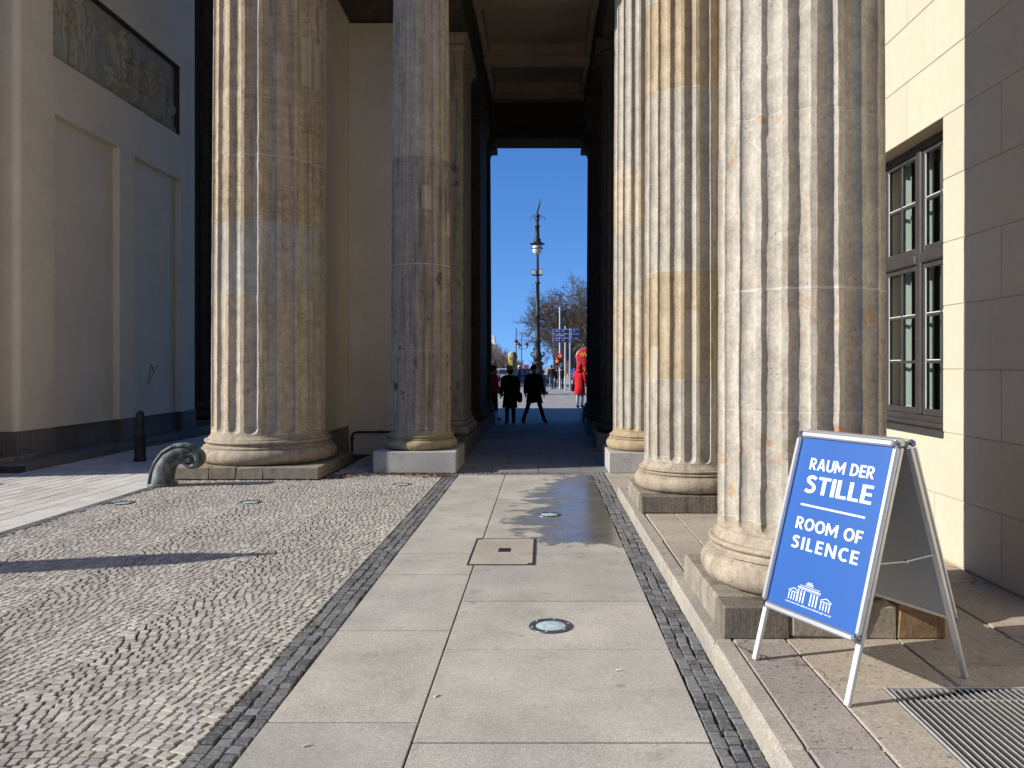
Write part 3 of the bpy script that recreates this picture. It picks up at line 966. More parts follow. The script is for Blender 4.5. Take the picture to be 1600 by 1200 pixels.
# union as one shell: front skin pieces on a solid core
holes = [(14.10, 16.26, .58, 6.33, .14), (16.86, 19.0, .58, 6.31, .14), (14.05, 19.0, 7.38, 9.10, .16)]
mb = MB()
mb.box(WX0, WY0+.10, .02, XW-.2, WY1-.03, 13.4)
def skin(mb):
    ysx = sorted({WY0+.11, WY1, *[h[0] for h in holes], *[h[1] for h in holes]}); zsx = sorted({.58, 13.4, *[h[2] for h in holes], *[h[3] for h in holes]})
    grid = {}
    for i, (a, b) in enumerate(zip(ysx[:-1], ysx[1:])):
        for j, (c, d) in enumerate(zip(zsx[:-1], zsx[1:])):
            dep = 0
            for h in holes:
                if h[0] <= (a+b)/2 <= h[1] and h[2] <= (c+d)/2 <= h[3]: dep = h[4]
            grid[i,j] = dep
            x = XW-dep
            mb.add([(x,a,c),(x,b,c),(x,b,d),(x,a,d)], [(0,1,2,3)])
    ch = .004
    for h in holes:
        x0, x1 = XW-h[4], XW; a, b, c, d = h[:4]
        mb.add([(x0,a,c),(x1,a,c),(x1,a,d),(x0,a,d)], [(0,3,2,1)]); mb.add([(x0,b,c),(x1,b,c),(x1,b,d),(x0,b,d)], [(0,1,2,3)])
        mb.add([(x0,a,d),(x1,a,d),(x1,b,d),(x0,b,d)], [(0,3,2,1)]); mb.add([(x0,a,c),(x1,a,c),(x1,b,c),(x0,b,c)], [(0,1,2,3)])
skin(mb)
# rounded near corner
cr = .11
arc = [(XW-cr+cr*math.cos(a), WY0+cr-cr*math.sin(a)) for a in [PI/2*i/8 for i in range(9)]]
vs = [(x,y,.58) for x,y in arc] + [(x,y,13.4) for x,y in arc]
mb.add(vs, [(i+1,i,9+i,10+i) for i in range(8)], True)
mb.add([(WX0,WY0,.58),(XW-cr,WY0,.58),(XW-cr,WY0,13.4),(WX0,WY0,13.4)], [(0,1,2,3)])
mb.add([(XW,WY1,.58),(WX0,WY1,.58),(WX0,WY1,13.4),(XW,WY1,13.4)], [(0,1,2,3)])
mb.build('plaster', M['plaster_white'], wall)
yb = [13.06, 13.45, 14.1, 14.95, 15.6, 16.3, 16.84, 17.4, 18.2, 19.02, 19.78]
for a, b in zip(yb[:-1], yb[1:]):
    q = MB(); dpt = .0 if (a < 14.0 or 16.2 < a < 16.8 or a > 19.0) else .125
    q.cbox(XW-.19, a+.003, .02, XW+.03-dpt, b-.003, .575, .012, jit=1); q.build('base_stone', M['granite_shadow'], wall)
q = MB(); q.cbox(WX0, 13.06, .02, XW-.193, 13.3, .575, .012); q.build('base_stone', M['granite_shadow'], wall)

# carved relief: generic draped figures on a sunk field
def relief():
    ya, yb, za, zb = 14.06, 18.99, 7.39, 9.09
    ny, nz = 230, 86
    blobs = []
    def fig(cy, feet, top, w, lean=0.0, dep=.10):
        H = top-feet
        blobs.append((cy+lean*H, top-.09*H, .055*H, .085*H, dep*1.05, 0))
        blobs.append((cy+lean*H*.75, feet+.70*H, w*.42, .16*H, dep, lean))
        blobs.append((cy+lean*H*.5, feet+.50*H, w*.36, .15*H, dep*.9, lean))
        blobs.append((cy+.10*w, feet+.22*H, w*.24, .26*H, dep*.95, -.08))
        blobs.append((cy-.22*w, feet+.22*H, w*.22, .26*H, dep*.8, .1))
        for s in (-1, 1):
            blobs.append((cy+s*w*.47+lean*H*.6, feet+.60*H, w*.12, .19*H, dep*.9, s*.5))
    fig(14.45, 7.45, 8.98, .50, .02); fig(15.05, 7.43, 9.02, .55, -.02); fig(15.45, 7.55, 8.9, .42, .03, .07)
    fig(16.45, 7.85, 8.95, .62, .06, .13); fig(17.0, 7.55, 8.55, .5, .10, .10)
    fig(17.75, 7.45, 8.72, .55, -.05, .10); fig(18.2, 7.45, 8.78, .5, .04); fig(18.62, 7.43, 8.3, .45, .08, .08)
    for i in range(16):
        blobs.append((15.9+random.uniform(0,1.2), 7.5+random.uniform(0,.42), random.uniform(.10,.22), random.uniform(.06,.14), random.uniform(.05,.12), random.uniform(-.6,.6)))
    for i in range(10):
        blobs.append((random.uniform(14.2,18.9), 7.45+random.uniform(0,.15), random.uniform(.1,.25), random.uniform(.05,.1), .06, 0))
    blobs.append((16.7, 8.0, .75, .06, .12, .5)); blobs.append((17.3, 7.9, .6, .05, .1, -.7))
    m = MB(); vs = []
    for j in range(nz+1):
        z = za+(zb-za)*j/nz
        for i in range(ny+1):
            y = ya+(yb-ya)*i/ny
            h = 0
            for (cy, cz, ry_, rz_, d, tl) in blobs:
                dy, dz_ = y-cy, z-cz
                u = (dy - tl*dz_)/ry_; v = (dz_ + tl*dy*.3)/rz_
                q = u*u+v*v
                if q < 1:
                    fold = 1 + .22*math.sin(u*9 + v*2.2 + cy*7)
                    h = max(h, 1.1*d*(.25+.75*math.sqrt(1-q))*fold)
            h += .010*mnoise.noise((y*9, z*9, 2)) + .004*mnoise.noise((y*30, z*30, 5))
            edge = min(1, min(i, ny-i, j, nz-j)/3.0)
            vs.append((XW-.155+.004+max(-.003, h)*edge, y, z))
    fs = []
    w = ny+1
    for j in range(nz):
        for i in range(ny):
            a = j*w+i; fs.append((a, a+1, a+w+1, a+w))
    m.add(vs, fs, True)
    return m.build('carved_relief', M['relief'], wall)
relief()
q = MB()
for (a,b,c,d) in ((14.05,14.085,7.38,9.10),(18.965,19.0,7.38,9.10)): q.box(XW-.158, a+.001, c+.001, XW-.03, b-.001, d-.001)
q.box(XW-.158, 14.086, 7.381, XW-.05, 18.964, 7.41); q.box(XW-.158, 14.086, 9.07, XW-.03, 18.964, 9.099)
q.build('relief_frame', M['sand_dark'], wall)
# pencil-thin scrawl on the plaster
q = MB()
def yz(u, v):
    Y = 1200*(-XW+.14)/(849-u); return (XW-.14+.002, Y, 1.7+(572-v)*Y/1200)
for st in ([(231,601),(233,590),(236,569),(238,576),(240,581)], [(236,571),(241,577),(246,571)], [(233,597),(239,585),(241,578)]):
    q.tube([yz(u,v) for u,v in st], .008, 5)
q.build('scrawl', M['iron'], wall)

# end wall of the gate behind the thick column, and the plain piers further left that carry the roof
gw = thing('gate_end_wall', 'plain cream end wall of the gate behind the thick column', 'wall', (-4.5, 16.5, 0))
q = MB(); q.box(-5.2, 13.25, .56, -3.75, 20.2, 13.4); q.build('plaster', M['plaster_grey'], gw)
for a, b in ((13.22,13.9),(13.9,14.58)):
    q = MB(); q.cbox(-4.4, a+.003, -.02, -3.72, b-.003, .555, .01); q.build('base_stone', M['granite_shadow'], gw)
q = MB(); q.box(-5.23, 13.22, -.02, -4.405, 20.2, .555); q.box(-4.404, 14.585, -.02, -3.75, 20.2, .555); q.build('base_course', M['granite_shadow'], gw)
for i in range(1, 7):
    x = -9.7-5.25*i
    t = thing('gate_pier', ('first','second','third','fourth','fifth','sixth')[i-1] + ' plain passage pier of the gate, counted from the relief wall outwards', 'wall', (x, 16.4, 0), 'passage piers of the gate')
    q = MB(); q.box(x-.72, 12.2, 0, x+.72, 23.2, 13.4); q.build('pier', M['plaster_white'], t)
gt = thing('gate_roof_block', 'heavy stone block of the gate above the columns', 'gate', (-22, 17.5, 13.5))
q = MB(); q.cbox(-46, 11.75, 13.52, -3.55, 23.45, 15.6, .02); q.build('architrave', M['sand_beige'], gt)
q = MB(); q.cbox(-46.3, 11.2, 15.605, -3.1, 24.0, 16.1, .05); q.build('cornice', M['sand_beige'], gt)
q = MB(); q.cbox(-45, 12.4, 16.105, -4.2, 23.2, 17.3, .02); q.build('attic', M['sand_beige'], gt)

# wall between gate and passage with duct and pipe
cw = thing('link_wall', 'smooth grey plaster wall between the thick column and the stained column', 'wall', (-3.0, 15.1, 0))
q = MB(); q.box(-3.745, 14.78, 0, -2.40, 15.3, 8.30); q.build('plaster', M['plaster_grey'], cw)
q = MB(); q.box(-3.745, 14.3, 8.40, -2.3, 14.775, 9.6); q.build('duct_box', M['sand_dark'], cw)
q = MB(); q.tube([(-3.62,14.25,9.5),(-3.62,14.25,8.5),(-3.58,14.25,8.44),(-2.5,14.25,8.42)], .022, 8); q.build('duct_pipe', M['iron'], cw)
wp = thing('water_pipe', 'thin black iron pipe bent along the foot of the grey wall', 'pipe', (-3.66, 14.7, 0))
q = MB(); q.tube([(-3.66,14.70,0),(-3.66,14.70,.33),(-3.655,14.70,.385),(-3.63,14.70,.42),(-3.58,14.70,.435),(-2.4,14.70,.445)], .021, 10); q.build('pipe', M['blackmetal'], wp)
q = MB(); q.sphere((-3.1,14.7,.44), .038, 8, 6); q.sphere((-3.66,14.7,.30), .036, 8, 6); q.build('clamp', M['blackmetal'], wp)

# ================================================================== PASSAGE HALL
hall = thing('passage_piers', 'dim stone piers along the left side of the dark passage', 'wall', (-2.0, 17.5, 0))
def pier(y0, y1, mat):
    x0, x1 = -2.75, -1.60
    q = MB(); q.cbox(x0, y0, .70, x1, y1, 7.95, .01); q.build('pier_shaft', M[mat], hall)
    q = MB()
    q.cbox(x0-.05, y0-.12, .33, x1+.12, y1+.12, .50, .05); q.cbox(x0-.03, y0-.07, .502, x1+.07, y1+.07, .60, .03); q.cbox(x0-.01, y0-.025, .602, x1+.025, y1+.025, .698, .02)
    q.build('pier_base', M[mat], hall)
    q = MB()
    q.cbox(x0-.01, y0-.02, 7.952, x1+.02, y1+.02, 8.0, .008); q.cbox(x0-.03, y0-.05, 8.002, x1+.05, y1+.05, 8.11, .03); q.cbox(x0-.05, y0-.1, 8.112, x1+.1, y1+.1, 8.325, .012)
    q.build('pier_capital', M[mat], hall)
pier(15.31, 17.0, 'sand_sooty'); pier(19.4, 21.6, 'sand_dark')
for a, b in ((13.45,14.8),(14.8,16.1),(16.1,17.4),(17.4,19.0),(19.0,20.6),(20.6,22.2)):
    q = MB(); q.cbox(-2.75, a+.003, -.02, -1.44, b-.003, .325, .012, jit=1); q.build('base_stone', M['plinth_dark'], hall)
q = MB(); q.box(-3.2, 17.01, .0, -2.80, 22.3, 8.3); q.build('rear_wall', M['sand_dark'], hall)
ent = thing('passage_ceiling', 'dark coffered stone ceiling over the passage on its beams', 'ceiling', (-.2, 17.8, 8.33))
def eb(x0,y0,z0,x1,y1,z1,name='beam',mat='soffit',c=.012):
    q = MB(); q.cbox(x0,y0,z0,x1,y1,z1,c); return q.build(name, M[mat], ent)
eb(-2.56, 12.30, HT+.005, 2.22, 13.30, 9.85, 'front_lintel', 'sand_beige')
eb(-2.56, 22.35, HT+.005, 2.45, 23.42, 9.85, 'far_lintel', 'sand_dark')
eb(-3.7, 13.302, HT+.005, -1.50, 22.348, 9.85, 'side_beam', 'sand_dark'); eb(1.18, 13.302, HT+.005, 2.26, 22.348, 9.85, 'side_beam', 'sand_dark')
for a, b in ((13.31,13.9),(16.1,16.52),(19.33,19.72),(22.0,22.345)):
    eb(-1.498, a, 9.37, 1.178, b, 9.85)
    if a > 14: eb(-1.498, a-.13, 9.50, 1.178, a-.002, 9.85, 'coffer_moulding', 'soffit', .03)
    if b < 22: eb(-1.498, b+.002, 9.50, 1.178, b+.13, 9.85, 'coffer_moulding', 'soffit', .03)
for a, b in ((13.9,16.1),(16.52,19.33),(19.72,22.0)):
    eb(-1.498, a+.132, 9.40, -1.36, b-.132, 9.85, 'coffer_moulding', 'soffit', .03); eb(1.04, a+.132, 9.40, 1.178, b-.132, 9.85, 'coffer_moulding', 'soffit', .03)
    eb(-1.355, a+.134, 9.78, 1.035, b-.134, 9.84, 'coffer_panel', 'soffit', .005)
eb(-3.7, 12.2, 9.852, 3.4, 23.5, 10.6, 'roof_slab', 'sand_beige')
eb(-3.9, 12.05, 10.602, 3.4, 23.65, 10.9, 'cornice', 'sand_beige', .04)

# ================================================================== GUARD HOUSE
XG = 3.267
gh = thing('guard_house', 'cream yellow guard house wall of scored blocks with a tall dark window', 'building', (4.4, 9.0, 0))
WIN = (6.28, 7.78, 1.165, 3.735)
q = MB()
bx = XG+.006
q.box(bx, 3.3, -.05, 3.9, WIN[0], 9.0); q.box(bx, WIN[1], -.05, 3.9, 9.2, 9.0)
q.box(bx+.001, WIN[0]-.001, -.05, 3.9, WIN[1]+.001, WIN[2]-.02); q.box(bx+.001, WIN[0]-.001, WIN[3], 3.9, WIN[1]+.001, 9.0)
q.build('wall', M['wall_joint'], gh)
q = MB(); q.box(XG, -4, -.05, 3.9, 3.299, 9.0); q.box(XG, 9.201, -.05, 3.9, 24, 9.0); q.build('side_wall', M['plaster_yellow'], gh)
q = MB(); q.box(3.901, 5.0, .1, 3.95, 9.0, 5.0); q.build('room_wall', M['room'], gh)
zj = [.122] + [.643+.515*i for i in range(0, 10)]
zj[2] = 1.160
def blocks():
    for r, (z0, z1) in enumerate(zip(zj[:-1], zj[1:])):
        off = 0 if r % 2 == 1 else .47
        y = 3.3 - off + .05
        k = 3.20 + (0 if (r % 2) else -.47)
        ys = [k + .94*i for i in range(0, 8)]
        # phase: odd rows have joints at 6.90/5.96, even ones at 6.41/5.48
        base = 5.96 if r in (7, 9, 5, 3, 1) else 5.48
        ys = sorted([base + .94*i for i in range(-3, 5)])
        for a, b in zip(ys[:-1], ys[1:]):
            a, b = max(a, 3.31), min(b, 9.19)
            if b - a < .03: continue
            segs = [(a, b)]
            if z0 >= WIN[2]-.02 and z1 <= WIN[3]+.02:
                segs = []
                if a < WIN[0]: segs.append((a, min(b, WIN[0]-.001)))
                if b > WIN[1]: segs.append((max(a, WIN[1]+.001), b))
            for c, d in segs:
                if d - c < .03: continue
                j = .0035
                e0 = 0 if abs(c-WIN[1]) < .01 else j; e1 = 0 if abs(d-WIN[0]) < .01 else j
                m = MB(); m.cbox(XG+random.uniform(-.0006,.0006), c+e0, z0+j, XG+.03, d-e1, z1-j, .004); m.build('wall_block', M['plaster_yellow'], gh)
blocks()
# window reveal, frame, casements
win = MB()
xf = XG+.19
win.cbox(xf-.02, WIN[0]-.0, WIN[2], xf+.06, WIN[0]+.06, WIN[3], .006); win.cbox(xf-.02, WIN[1]-.06, WIN[2], xf+.06, WIN[1], WIN[3], .006)
win.cbox(xf-.021, WIN[0]+.061, WIN[3]-.07, xf+.06, WIN[1]-.061, WIN[3], .006); win.cbox(xf-.021, WIN[0]+.061, WIN[2]+.02, xf+.06, WIN[1]-.061, WIN[2]+.09, .006)
ym = (WIN[0]+WIN[1])/2
win.cbox(xf-.03, ym-.045, WIN[2]+.091, xf+.06, ym+.045, WIN[3]-.071, .012)
zt = 2.68
for a, b in ((WIN[0]+.061, ym-.046),(ym+.046, WIN[1]-.061)): win.cbox(xf-.04, a, zt-.05, xf+.06, b, zt+.05, .015)
window = win.build('window', M['frame'], gh)
def wpart(name, mb, mat): return mb.build(name, mat, window)
s = MB(); s.cbox(XG-.02, WIN[0]-.015, WIN[2]-.055, xf+.0, WIN[1]+.015, WIN[2]+.0, .008); s.cbox(XG+.05, WIN[0]+.002, WIN[2]+.001, xf-.022, WIN[1]-.002, WIN[2]+.045, .012); wpart('sill', s, M['frame'])
for (a, b) in ((WIN[0]+.062, ym-.047),(ym+.047, WIN[1]-.062)):
    for (c, d, rows) in ((WIN[2]+.092, zt-.052, 3),(zt+.052, WIN[3]-.072, 2)):
        f = MB(); w = .045; x0, x1 = xf-.012, xf+.035
        f.cbox(x0,a,c,x1,a+w,d,.005); f.cbox(x0,b-w,c,x1,b,d,.005); f.cbox(x0+.001,a+w+.001,c,x1,b-w-.001,c+w*1.3,.005); f.cbox(x0+.001,a+w+.001,d-w,x1,b-w-.001,d,.005)
        wpart('casement', f, M['frame'])
        ia, ib, ic, id_ = a+w+.001, b-w-.001, c+w*1.3+.001, d-w-.001
        mid = (ia+ib)/2
        gb = MB(); gb.cbox(x0+.008, mid-.013, ic, x1-.005, mid+.013, id_, .004); wpart('glazing_bar', gb, M['frame'])
        for rr in range(1, rows):
            zz = ic+(id_-ic)*rr/rows
            for e0, e1 in ((ia, mid-.014),(mid+.014, ib)):
                gb = MB(); gb.cbox(x0+.008, e0, zz-.013, x1-.005, e1, zz+.013, .004); wpart('glazing_bar', gb, M['frame'])
                if rr == rows-1 or random.random() < .3:
                    gb = MB(); gb.box(x0+.006, e0+.002, zz+.0135, x0+.012, e1-.002, zz+.022); wpart('white_bead', gb, M['bead'])
        gb = MB(); gb.box(x0+.006, ib-.011, ic, x0+.012, ib-.001, id_); wpart('white_bead', gb, M['bead'])
        for rr in range(rows):
            za, zb = ic+(id_-ic)*rr/rows, ic+(id_-ic)*(rr+1)/rows
            for e0, e1 in ((ia, mid-.014),(mid+.014, ib)):
                p = MB(); p.box(xf+.012, e0, za+.014, xf+.016, e1, zb-.014); wpart('pane', p, M['pane'])
cu = MB(); vs = []; n = 90
for k in range(n+1):
    y = WIN[0]+.02+(WIN[1]-WIN[0]-.04)*k/n
    gap = 0
    x = xf+.16+.022*math.sin(k*.75)+.012*math.sin(k*.31)
    vs += [(x,y,WIN[2]),(x,y,WIN[3])]
cu.add(vs, [(2*k,2*k+2,2*k+3,2*k+1) for k in range(n) if (k % 23) > 3], True)
wpart('curtain', cu, M['curtain'])
def palace(x0, x1, y0, y1, h, label, face):  # unseen houses round the square, added to bounce warm sunlight into the shade
    t = thing('palace', label, 'building', ((x0+x1)/2, (y0+y1)/2, 0), 'palaces round the square')
    q = MB(); q.box(x0,y0,-.05,x1,y1,h); q.build('wall', M['plaster_yellow'], t)
    q = MB(); q.box(x0-.5,y0-.5,h+.005,x1+.5,y1+.5,h+.8); q.build('cornice', M['sand_beige'], t)
    for f in range(4):
        for k in range(7):
            z = 1.2+f*4.3
            if face == 'x': yy = y0+(y1-y0)*(k+.5)/7; q = MB(); q.box(x0-.03,yy-.75,z,x0-.005,yy+.75,z+2.6)
            else: xx = x0+(x1-x0)*(k+.5)/7; q = MB(); q.box(xx-.75,y1+.005,z,xx+.75,y1+.03,z+2.6)
            q.build('window', M['frame'], t)
palace(17, 32, -40, -6, 18.5, 'unseen cream palace added on the sunny side of the square behind the guard house', 'x')
palace(-60, -22, -75, -60, 18.5, 'unseen cream palace added to close the square far behind the viewer', 'y')
palace(-16, 30, -75, -60, 18.5, 'unseen cream palace added opposite the passage far behind the viewer', 'y')
# beams over the colonnade of the guard house
pe = thing('colonnade_roof', 'stone beam and roof over the row of columns before the guard house', 'roof', (2.2, 7, 8.33))
q = MB(); q.cbox(1.16, 3.6, HT+.005, 2.22, 12.29, 9.4, .02); q.build('architrave', M['sand_beige'], pe)
q = MB(); q.cbox(2.222, 3.6, 9.0, 3.264, 12.29, 9.4, .01); q.build('soffit', M['soffit'], pe)
q = MB(); q.cbox(1.0, 3.3, 9.402, 3.9, 12.04, 9.9, .05); q.build('cornice', M['sand_beige'], pe)

# ================================================================== THINGS ON THE GROUND
def uplight(x, y, z, r, label):
    t = thing('ground_light', label, 'ground light', (x, y, z), 'round lights sunk in the paving')
    q = MB(); q.lathe(x, y, [(r,z-.02),(r,z+.004),(r*.985,z+.0065),(r*.74,z+.0075),(r*.70,z+.003)], 40, True, False); q.build('steel_ring', M['ring'], t)
    q = MB(); q.lathe(x, y, [(r*.70,z+.002),(r*.5,z+.006),(r*.2,z+.0075),(.001,z+.008)], 40, True, False); q.build('glass', M['lens'], t)
    for k in range(6):
        a = 2*PI*k/6+.3
        q = MB(); q.lathe(x+r*.86*math.cos(a), y+r*.86*math.sin(a), [(.008,z+.006),(.007,z+.010)], 8); q.build('bolt', M['alu'], t)
uplight(.047, 5.02, 0, .142, 'round glass ground light in the dry near paving slab')
uplight(.06, 8.79, 0, .139, 'round glass ground light lying in the wet patch of the path')
uplight(-3.66, 9.58, 0, .14, 'round ground light in the middle of the cobbles before the thick column')
uplight(-5.22, 9.52, 0, .14, 'round ground light near the dark edge of the cobbles by the pale carriageway')
uplight(-2.03, 11.03, 0, .14, 'round ground light in the cobbles before the granite block of the stained column')

ac = thing('access_cover', 'square stone filled access cover with steel edges and a dark lifting plate', 'cover', (-.37, 7.05, 0))
ax0, ax1, ay0, ay1 = -.655, -.075, 6.55, 7.55
q = MB(); q.cbox(ax0+.018, ay0+.012, -.03, ax1-.018, ay1-.012, .0065, .003)
q.build('cover_plate', slabstone('cover_stone', (.37,.325,.27), speck=(.5,.45,.38), var=0, warm=(0,0,0)), ac)
for (a,b,c,d) in ((ax0,ay0,ax0+.015,ay1),(ax1-.015,ay0,ax1,ay1),(ax0+.016,ay0,ax1-.016,ay0+.010),(ax0+.016,ay1-.010,ax1-.016,ay1)):
    q = MB(); q.cbox(a,b,-.03,c,d,.0085,.002); q.build('steel_edge', M['iron'], ac)
for (a, b) in ((ax0+.02,ay1-.05),(ax1-.06,ay0+.02)):
    q = MB(); q.box(a,b,.0,a+.04,b+.03,.0095); q.build('corner_lug', M['iron'], ac)
q = MB(); q.cbox(-.415,7.0,0,-.30,7.14,.0095,.003); q.build('lifting_plate', M['iron'], ac)
for k in range(3):
    q = MB(); q.box(-.395+k*.03,7.03,.0096,-.38+k*.03,7.11,.0125); q.build('lifting_slot', M['blackmetal'], ac)

# grating in the platform
gr = thing('floor_grate', 'long steel bar grating sunk in the platform by the sign board', 'grate', (2.3, 2.7, .12))
for (a,b,c,d) in ((GX0-.016,GY0,GX0-.008,GY1+.014),(GX1+.008,GY0,GX1+.016,GY1+.014),(GX0-.0075,GY1+.006,GX1+.0075,GY1+.014)):
    q = MB(); q.box(a,b,.04,c,d,.121); q.build('edge_angle', M['zinc'], gr)
bmesh0 = None
n = int((GX1-GX0)/.033)
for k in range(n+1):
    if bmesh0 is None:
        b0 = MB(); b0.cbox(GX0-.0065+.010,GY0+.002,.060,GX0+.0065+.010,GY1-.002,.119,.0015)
        o = b0.build('grate_bar', [M['bar_side_shade'], M['zinc']], gr)
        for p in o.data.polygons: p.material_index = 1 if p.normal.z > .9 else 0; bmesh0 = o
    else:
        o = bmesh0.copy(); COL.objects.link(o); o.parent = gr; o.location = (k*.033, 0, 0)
for yy in (GY1-.115, GY1-.9, GY1-1.7):
    q = MB(); q.tube([(GX0,yy,.109),(GX1,yy,.109)], .005, 6); q.build('cross_rod', M['zinc'], gr)
q = MB(); q.box(GX0-.02,GY0,-.07,GX1+.02,GY1+.02,-.055); q.build('pit_floor', M['pitdark'], gr)

# ------------------------------------------------------------------ sign board
sb = thing('sign_board', 'blue and silver folding sign board standing open on the platform', 'sign', (1.65, 4.0, .12))
A0, A1 = Vector((1.437,4.283,1.338)), Vector((1.727,3.688,1.338))
F0, B0 = Vector((1.117,4.139,.12)), Vector((1.868,4.478,.12))
HS = Vector((.062,.030,.0))            # the two halves hang side by side on the hinge
ac_ = (A1-A0).normalized(); Wd = (A1-A0).length
def plane_mat(A, Ft):
    up = (A-Ft).normalized(); nn = ac_.cross(up).normalized()
    return Matrix(((ac_.x,up.x,nn.x,A.x),(ac_.y,up.y,nn.y,A.y),(ac_.z,up.z,nn.z,A.z),(0,0,0,1))), (A-Ft).length
MF, LF = plane_mat(A0, F0)
MBk, LB = plane_mat(A0+HS, B0)
PH = .975            # height of the framed panel along the slope
def bars(Mx, out, L, tag):
    # out: sign of the outward side along local z
    d0, d1 = (0, .026*out) if out > 0 else (.026*out, 0)
    rails = ((.012,-.034,Wd-.012,0),(.012,-PH,Wd-.012,-PH+.034))
    for i, (a,b,c,d) in enumerate(rails):
        q = MB(); q.cbox(a+.022,b,d0,c-.022,d,d1,.008,Mx); q.build(tag+'_rail', M['alu'], sb)
    for (a, c) in ((0,.034),(Wd-.034,Wd)):
        q = MB(); q.cbox(a,-PH+.036,d0,c,-.036,d1,.009,Mx); q.build(tag+'_rail', M['alu'], sb)
    for (a, c) in ((.003,.033),(Wd-.033,Wd-.003)):
        q = MB(); zz = (-.024*out, -.001*out); q.cbox(a,-L+.005,min(zz),c,-.03,max(zz),.003,Mx); q.build('leg', M['alu_dull'], sb)
    for (a, b) in ((0,-.036),(Wd-.036,-.036),(0,-PH),(Wd-.036,-PH)):
        q = MB(); q.cbox(a-.002,b-.001,d0-.001,a+.038,b+.037,d1+.001,.016,Mx); q.build('corner_cap', M['chrome'], sb)
bars(MF, 1, LF, 'frame'); bars(MBk, -1, LB, 'frame')
q = MB(); q.cbox(.034,-PH+.034,-.006,Wd-.034,-.034,-.001,.001,MF); q.build('back_panel', M['backing'], sb)
q = MB(); q.cbox(.034,-PH+.034,.001,Wd-.034,-.034,.006,.001,MBk); q.build('back_panel', M['backing'], sb)
q = MB(); q.box(0,0,0,1,1,1)
q.v = [tuple(MF @ Vector((.034+x*(Wd-.068), -PH+.034+y*(PH-.068), .002+z*.004))) for x,y,z in q.v]
poster = q.build('poster', M['blue'], sb)
q = MB(); q.box(0,0,0,1,1,1)
q.v = [tuple(MBk @ Vector((.034+x*(Wd-.068), -PH+.034+y*(PH-.068), -.006+z*.004))) for x,y,z in q.v]
q.build('rear_poster', M['blue'], sb)
q = MB(); q.tube([A0+HS*.5+Vector((0,0,-.008))+ac_*.03, A1+HS*.5+Vector((0,0,-.008))-ac_*.03], .021, 10); q.build('hinge', M['alu'], sb)
# folding stay between the two halves
for s in (.02, Wd-.02):
    pf = MF @ Vector((s,-.60,-.012)); pb = MBk @ Vector((s,-.60,.012))
    mid = (pf+pb)/2 + Vector((0,0,-.012))
    for a, b in ((pf, mid),(mid, pb)):
        q = MB(); q.tube([a,b], .009, 6, flat=.3); q.build('stay', M['alu_dull'], sb)
    q = MB(); q.sphere(mid, .012, 8, 6); q.build('stay_joint', M['chrome'], sb)
PW, PHH = Wd-.068, PH-.068
def pp(s, t, z=.0065):
    """poster fraction (s from the left, t from the top) to world"""
    return MF @ Vector((.034+s*PW, -.034-t*PHH, z))
def font_text(body, s0, s1, t0, t1, name='lettering', bold=.02, parent=None, mat=None, place=None, spacing=1.0):
    cu = bpy.data.curves.new('text', 'FONT'); cu.body = body; cu.size = 1; cu.offset = bold; cu.resolution_u = 3; cu.space_character = spacing
    cu.fill_mode = 'FRONT'
    tmp = bpy.data.objects.new('tmp', cu)
    COL.objects.link(tmp)
    dg = bpy.context.evaluated_depsgraph_get(); me = bpy.data.meshes.new_from_object(tmp.evaluated_get(dg))
    bpy.data.objects.remove(tmp); bpy.data.curves.remove(cu)
    xs = [v.co.x for v in me.vertices]; ys = [v.co.y for v in me.vertices]
    x0, x1, y0, y1 = min(xs), max(xs), min(ys), max(ys)
    m = MB()
    vs = []
    for v in me.vertices:
        s = s0+(v.co.x-x0)/(x1-x0)*(s1-s0); t = t1-(v.co.y-y0)/(y1-y0)*(t1-t0)
        vs.append(tuple(place(s, t) if place else pp(s, t)))
    m.add(vs, [tuple(p.vertices) for p in me.polygons]); bpy.data.meshes.remove(me)
    return m.build(name, mat or M['white_print'], parent or poster)

def arc_strip(cx, cy, ro, ri, a0, a1, n=14):
    out = []
    for i in range(n):
        p, q_ = a0+(a1-a0)*i/n, a0+(a1-a0)*(i+1)/n
        out.append([(cx+ro[0]*math.cos(p),cy+ro[1]*math.sin(p)),(cx+ro[0]*math.cos(q_),cy+ro[1]*math.sin(q_)),(cx+ri[0]*math.cos(q_),cy+ri[1]*math.sin(q_)),(cx+ri[0]*math.cos(p),cy+ri[1]*math.sin(p))])
    return out
def rc(a, b, c, d): return [(a,b),(c,b),(c,d),(a,d)]
def spine(pts, w):
    P_ = []
    for i in range(len(pts)-1):
        p0, p1, p2, p3 = pts[max(i-1,0)], pts[i], pts[i+1], pts[min(i+2,len(pts)-1)]
        for k in range(4):
            t = k/4
            P_.append(tuple(.5*((2*p1[j])+(-p0[j]+p2[j])*t+(2*p0[j]-5*p1[j]+4*p2[j]-p3[j])*t*t+(-p0[j]+3*p1[j]-3*p2[j]+p3[j])*t**3) for j in (0,1)))
    P_.append(pts[-1]); L_ = []
    for i, p in enumerate(P_):
        a, b = P_[max(i-1,0)], P_[min(i+1,len(P_)-1)]; dx, dy = b[0]-a[0], b[1]-a[1]; l = math.hypot(dx,dy)
        L_.append(((p[0]-dy/l*w/2, p[1]+dx/l*w/2),(p[0]+dy/l*w/2, p[1]-dx/l*w/2)))
    return [[L_[i][0],L_[i+1][0],L_[i+1][1],L_[i][1]] for i in range(len(L_)-1)]
st = .195
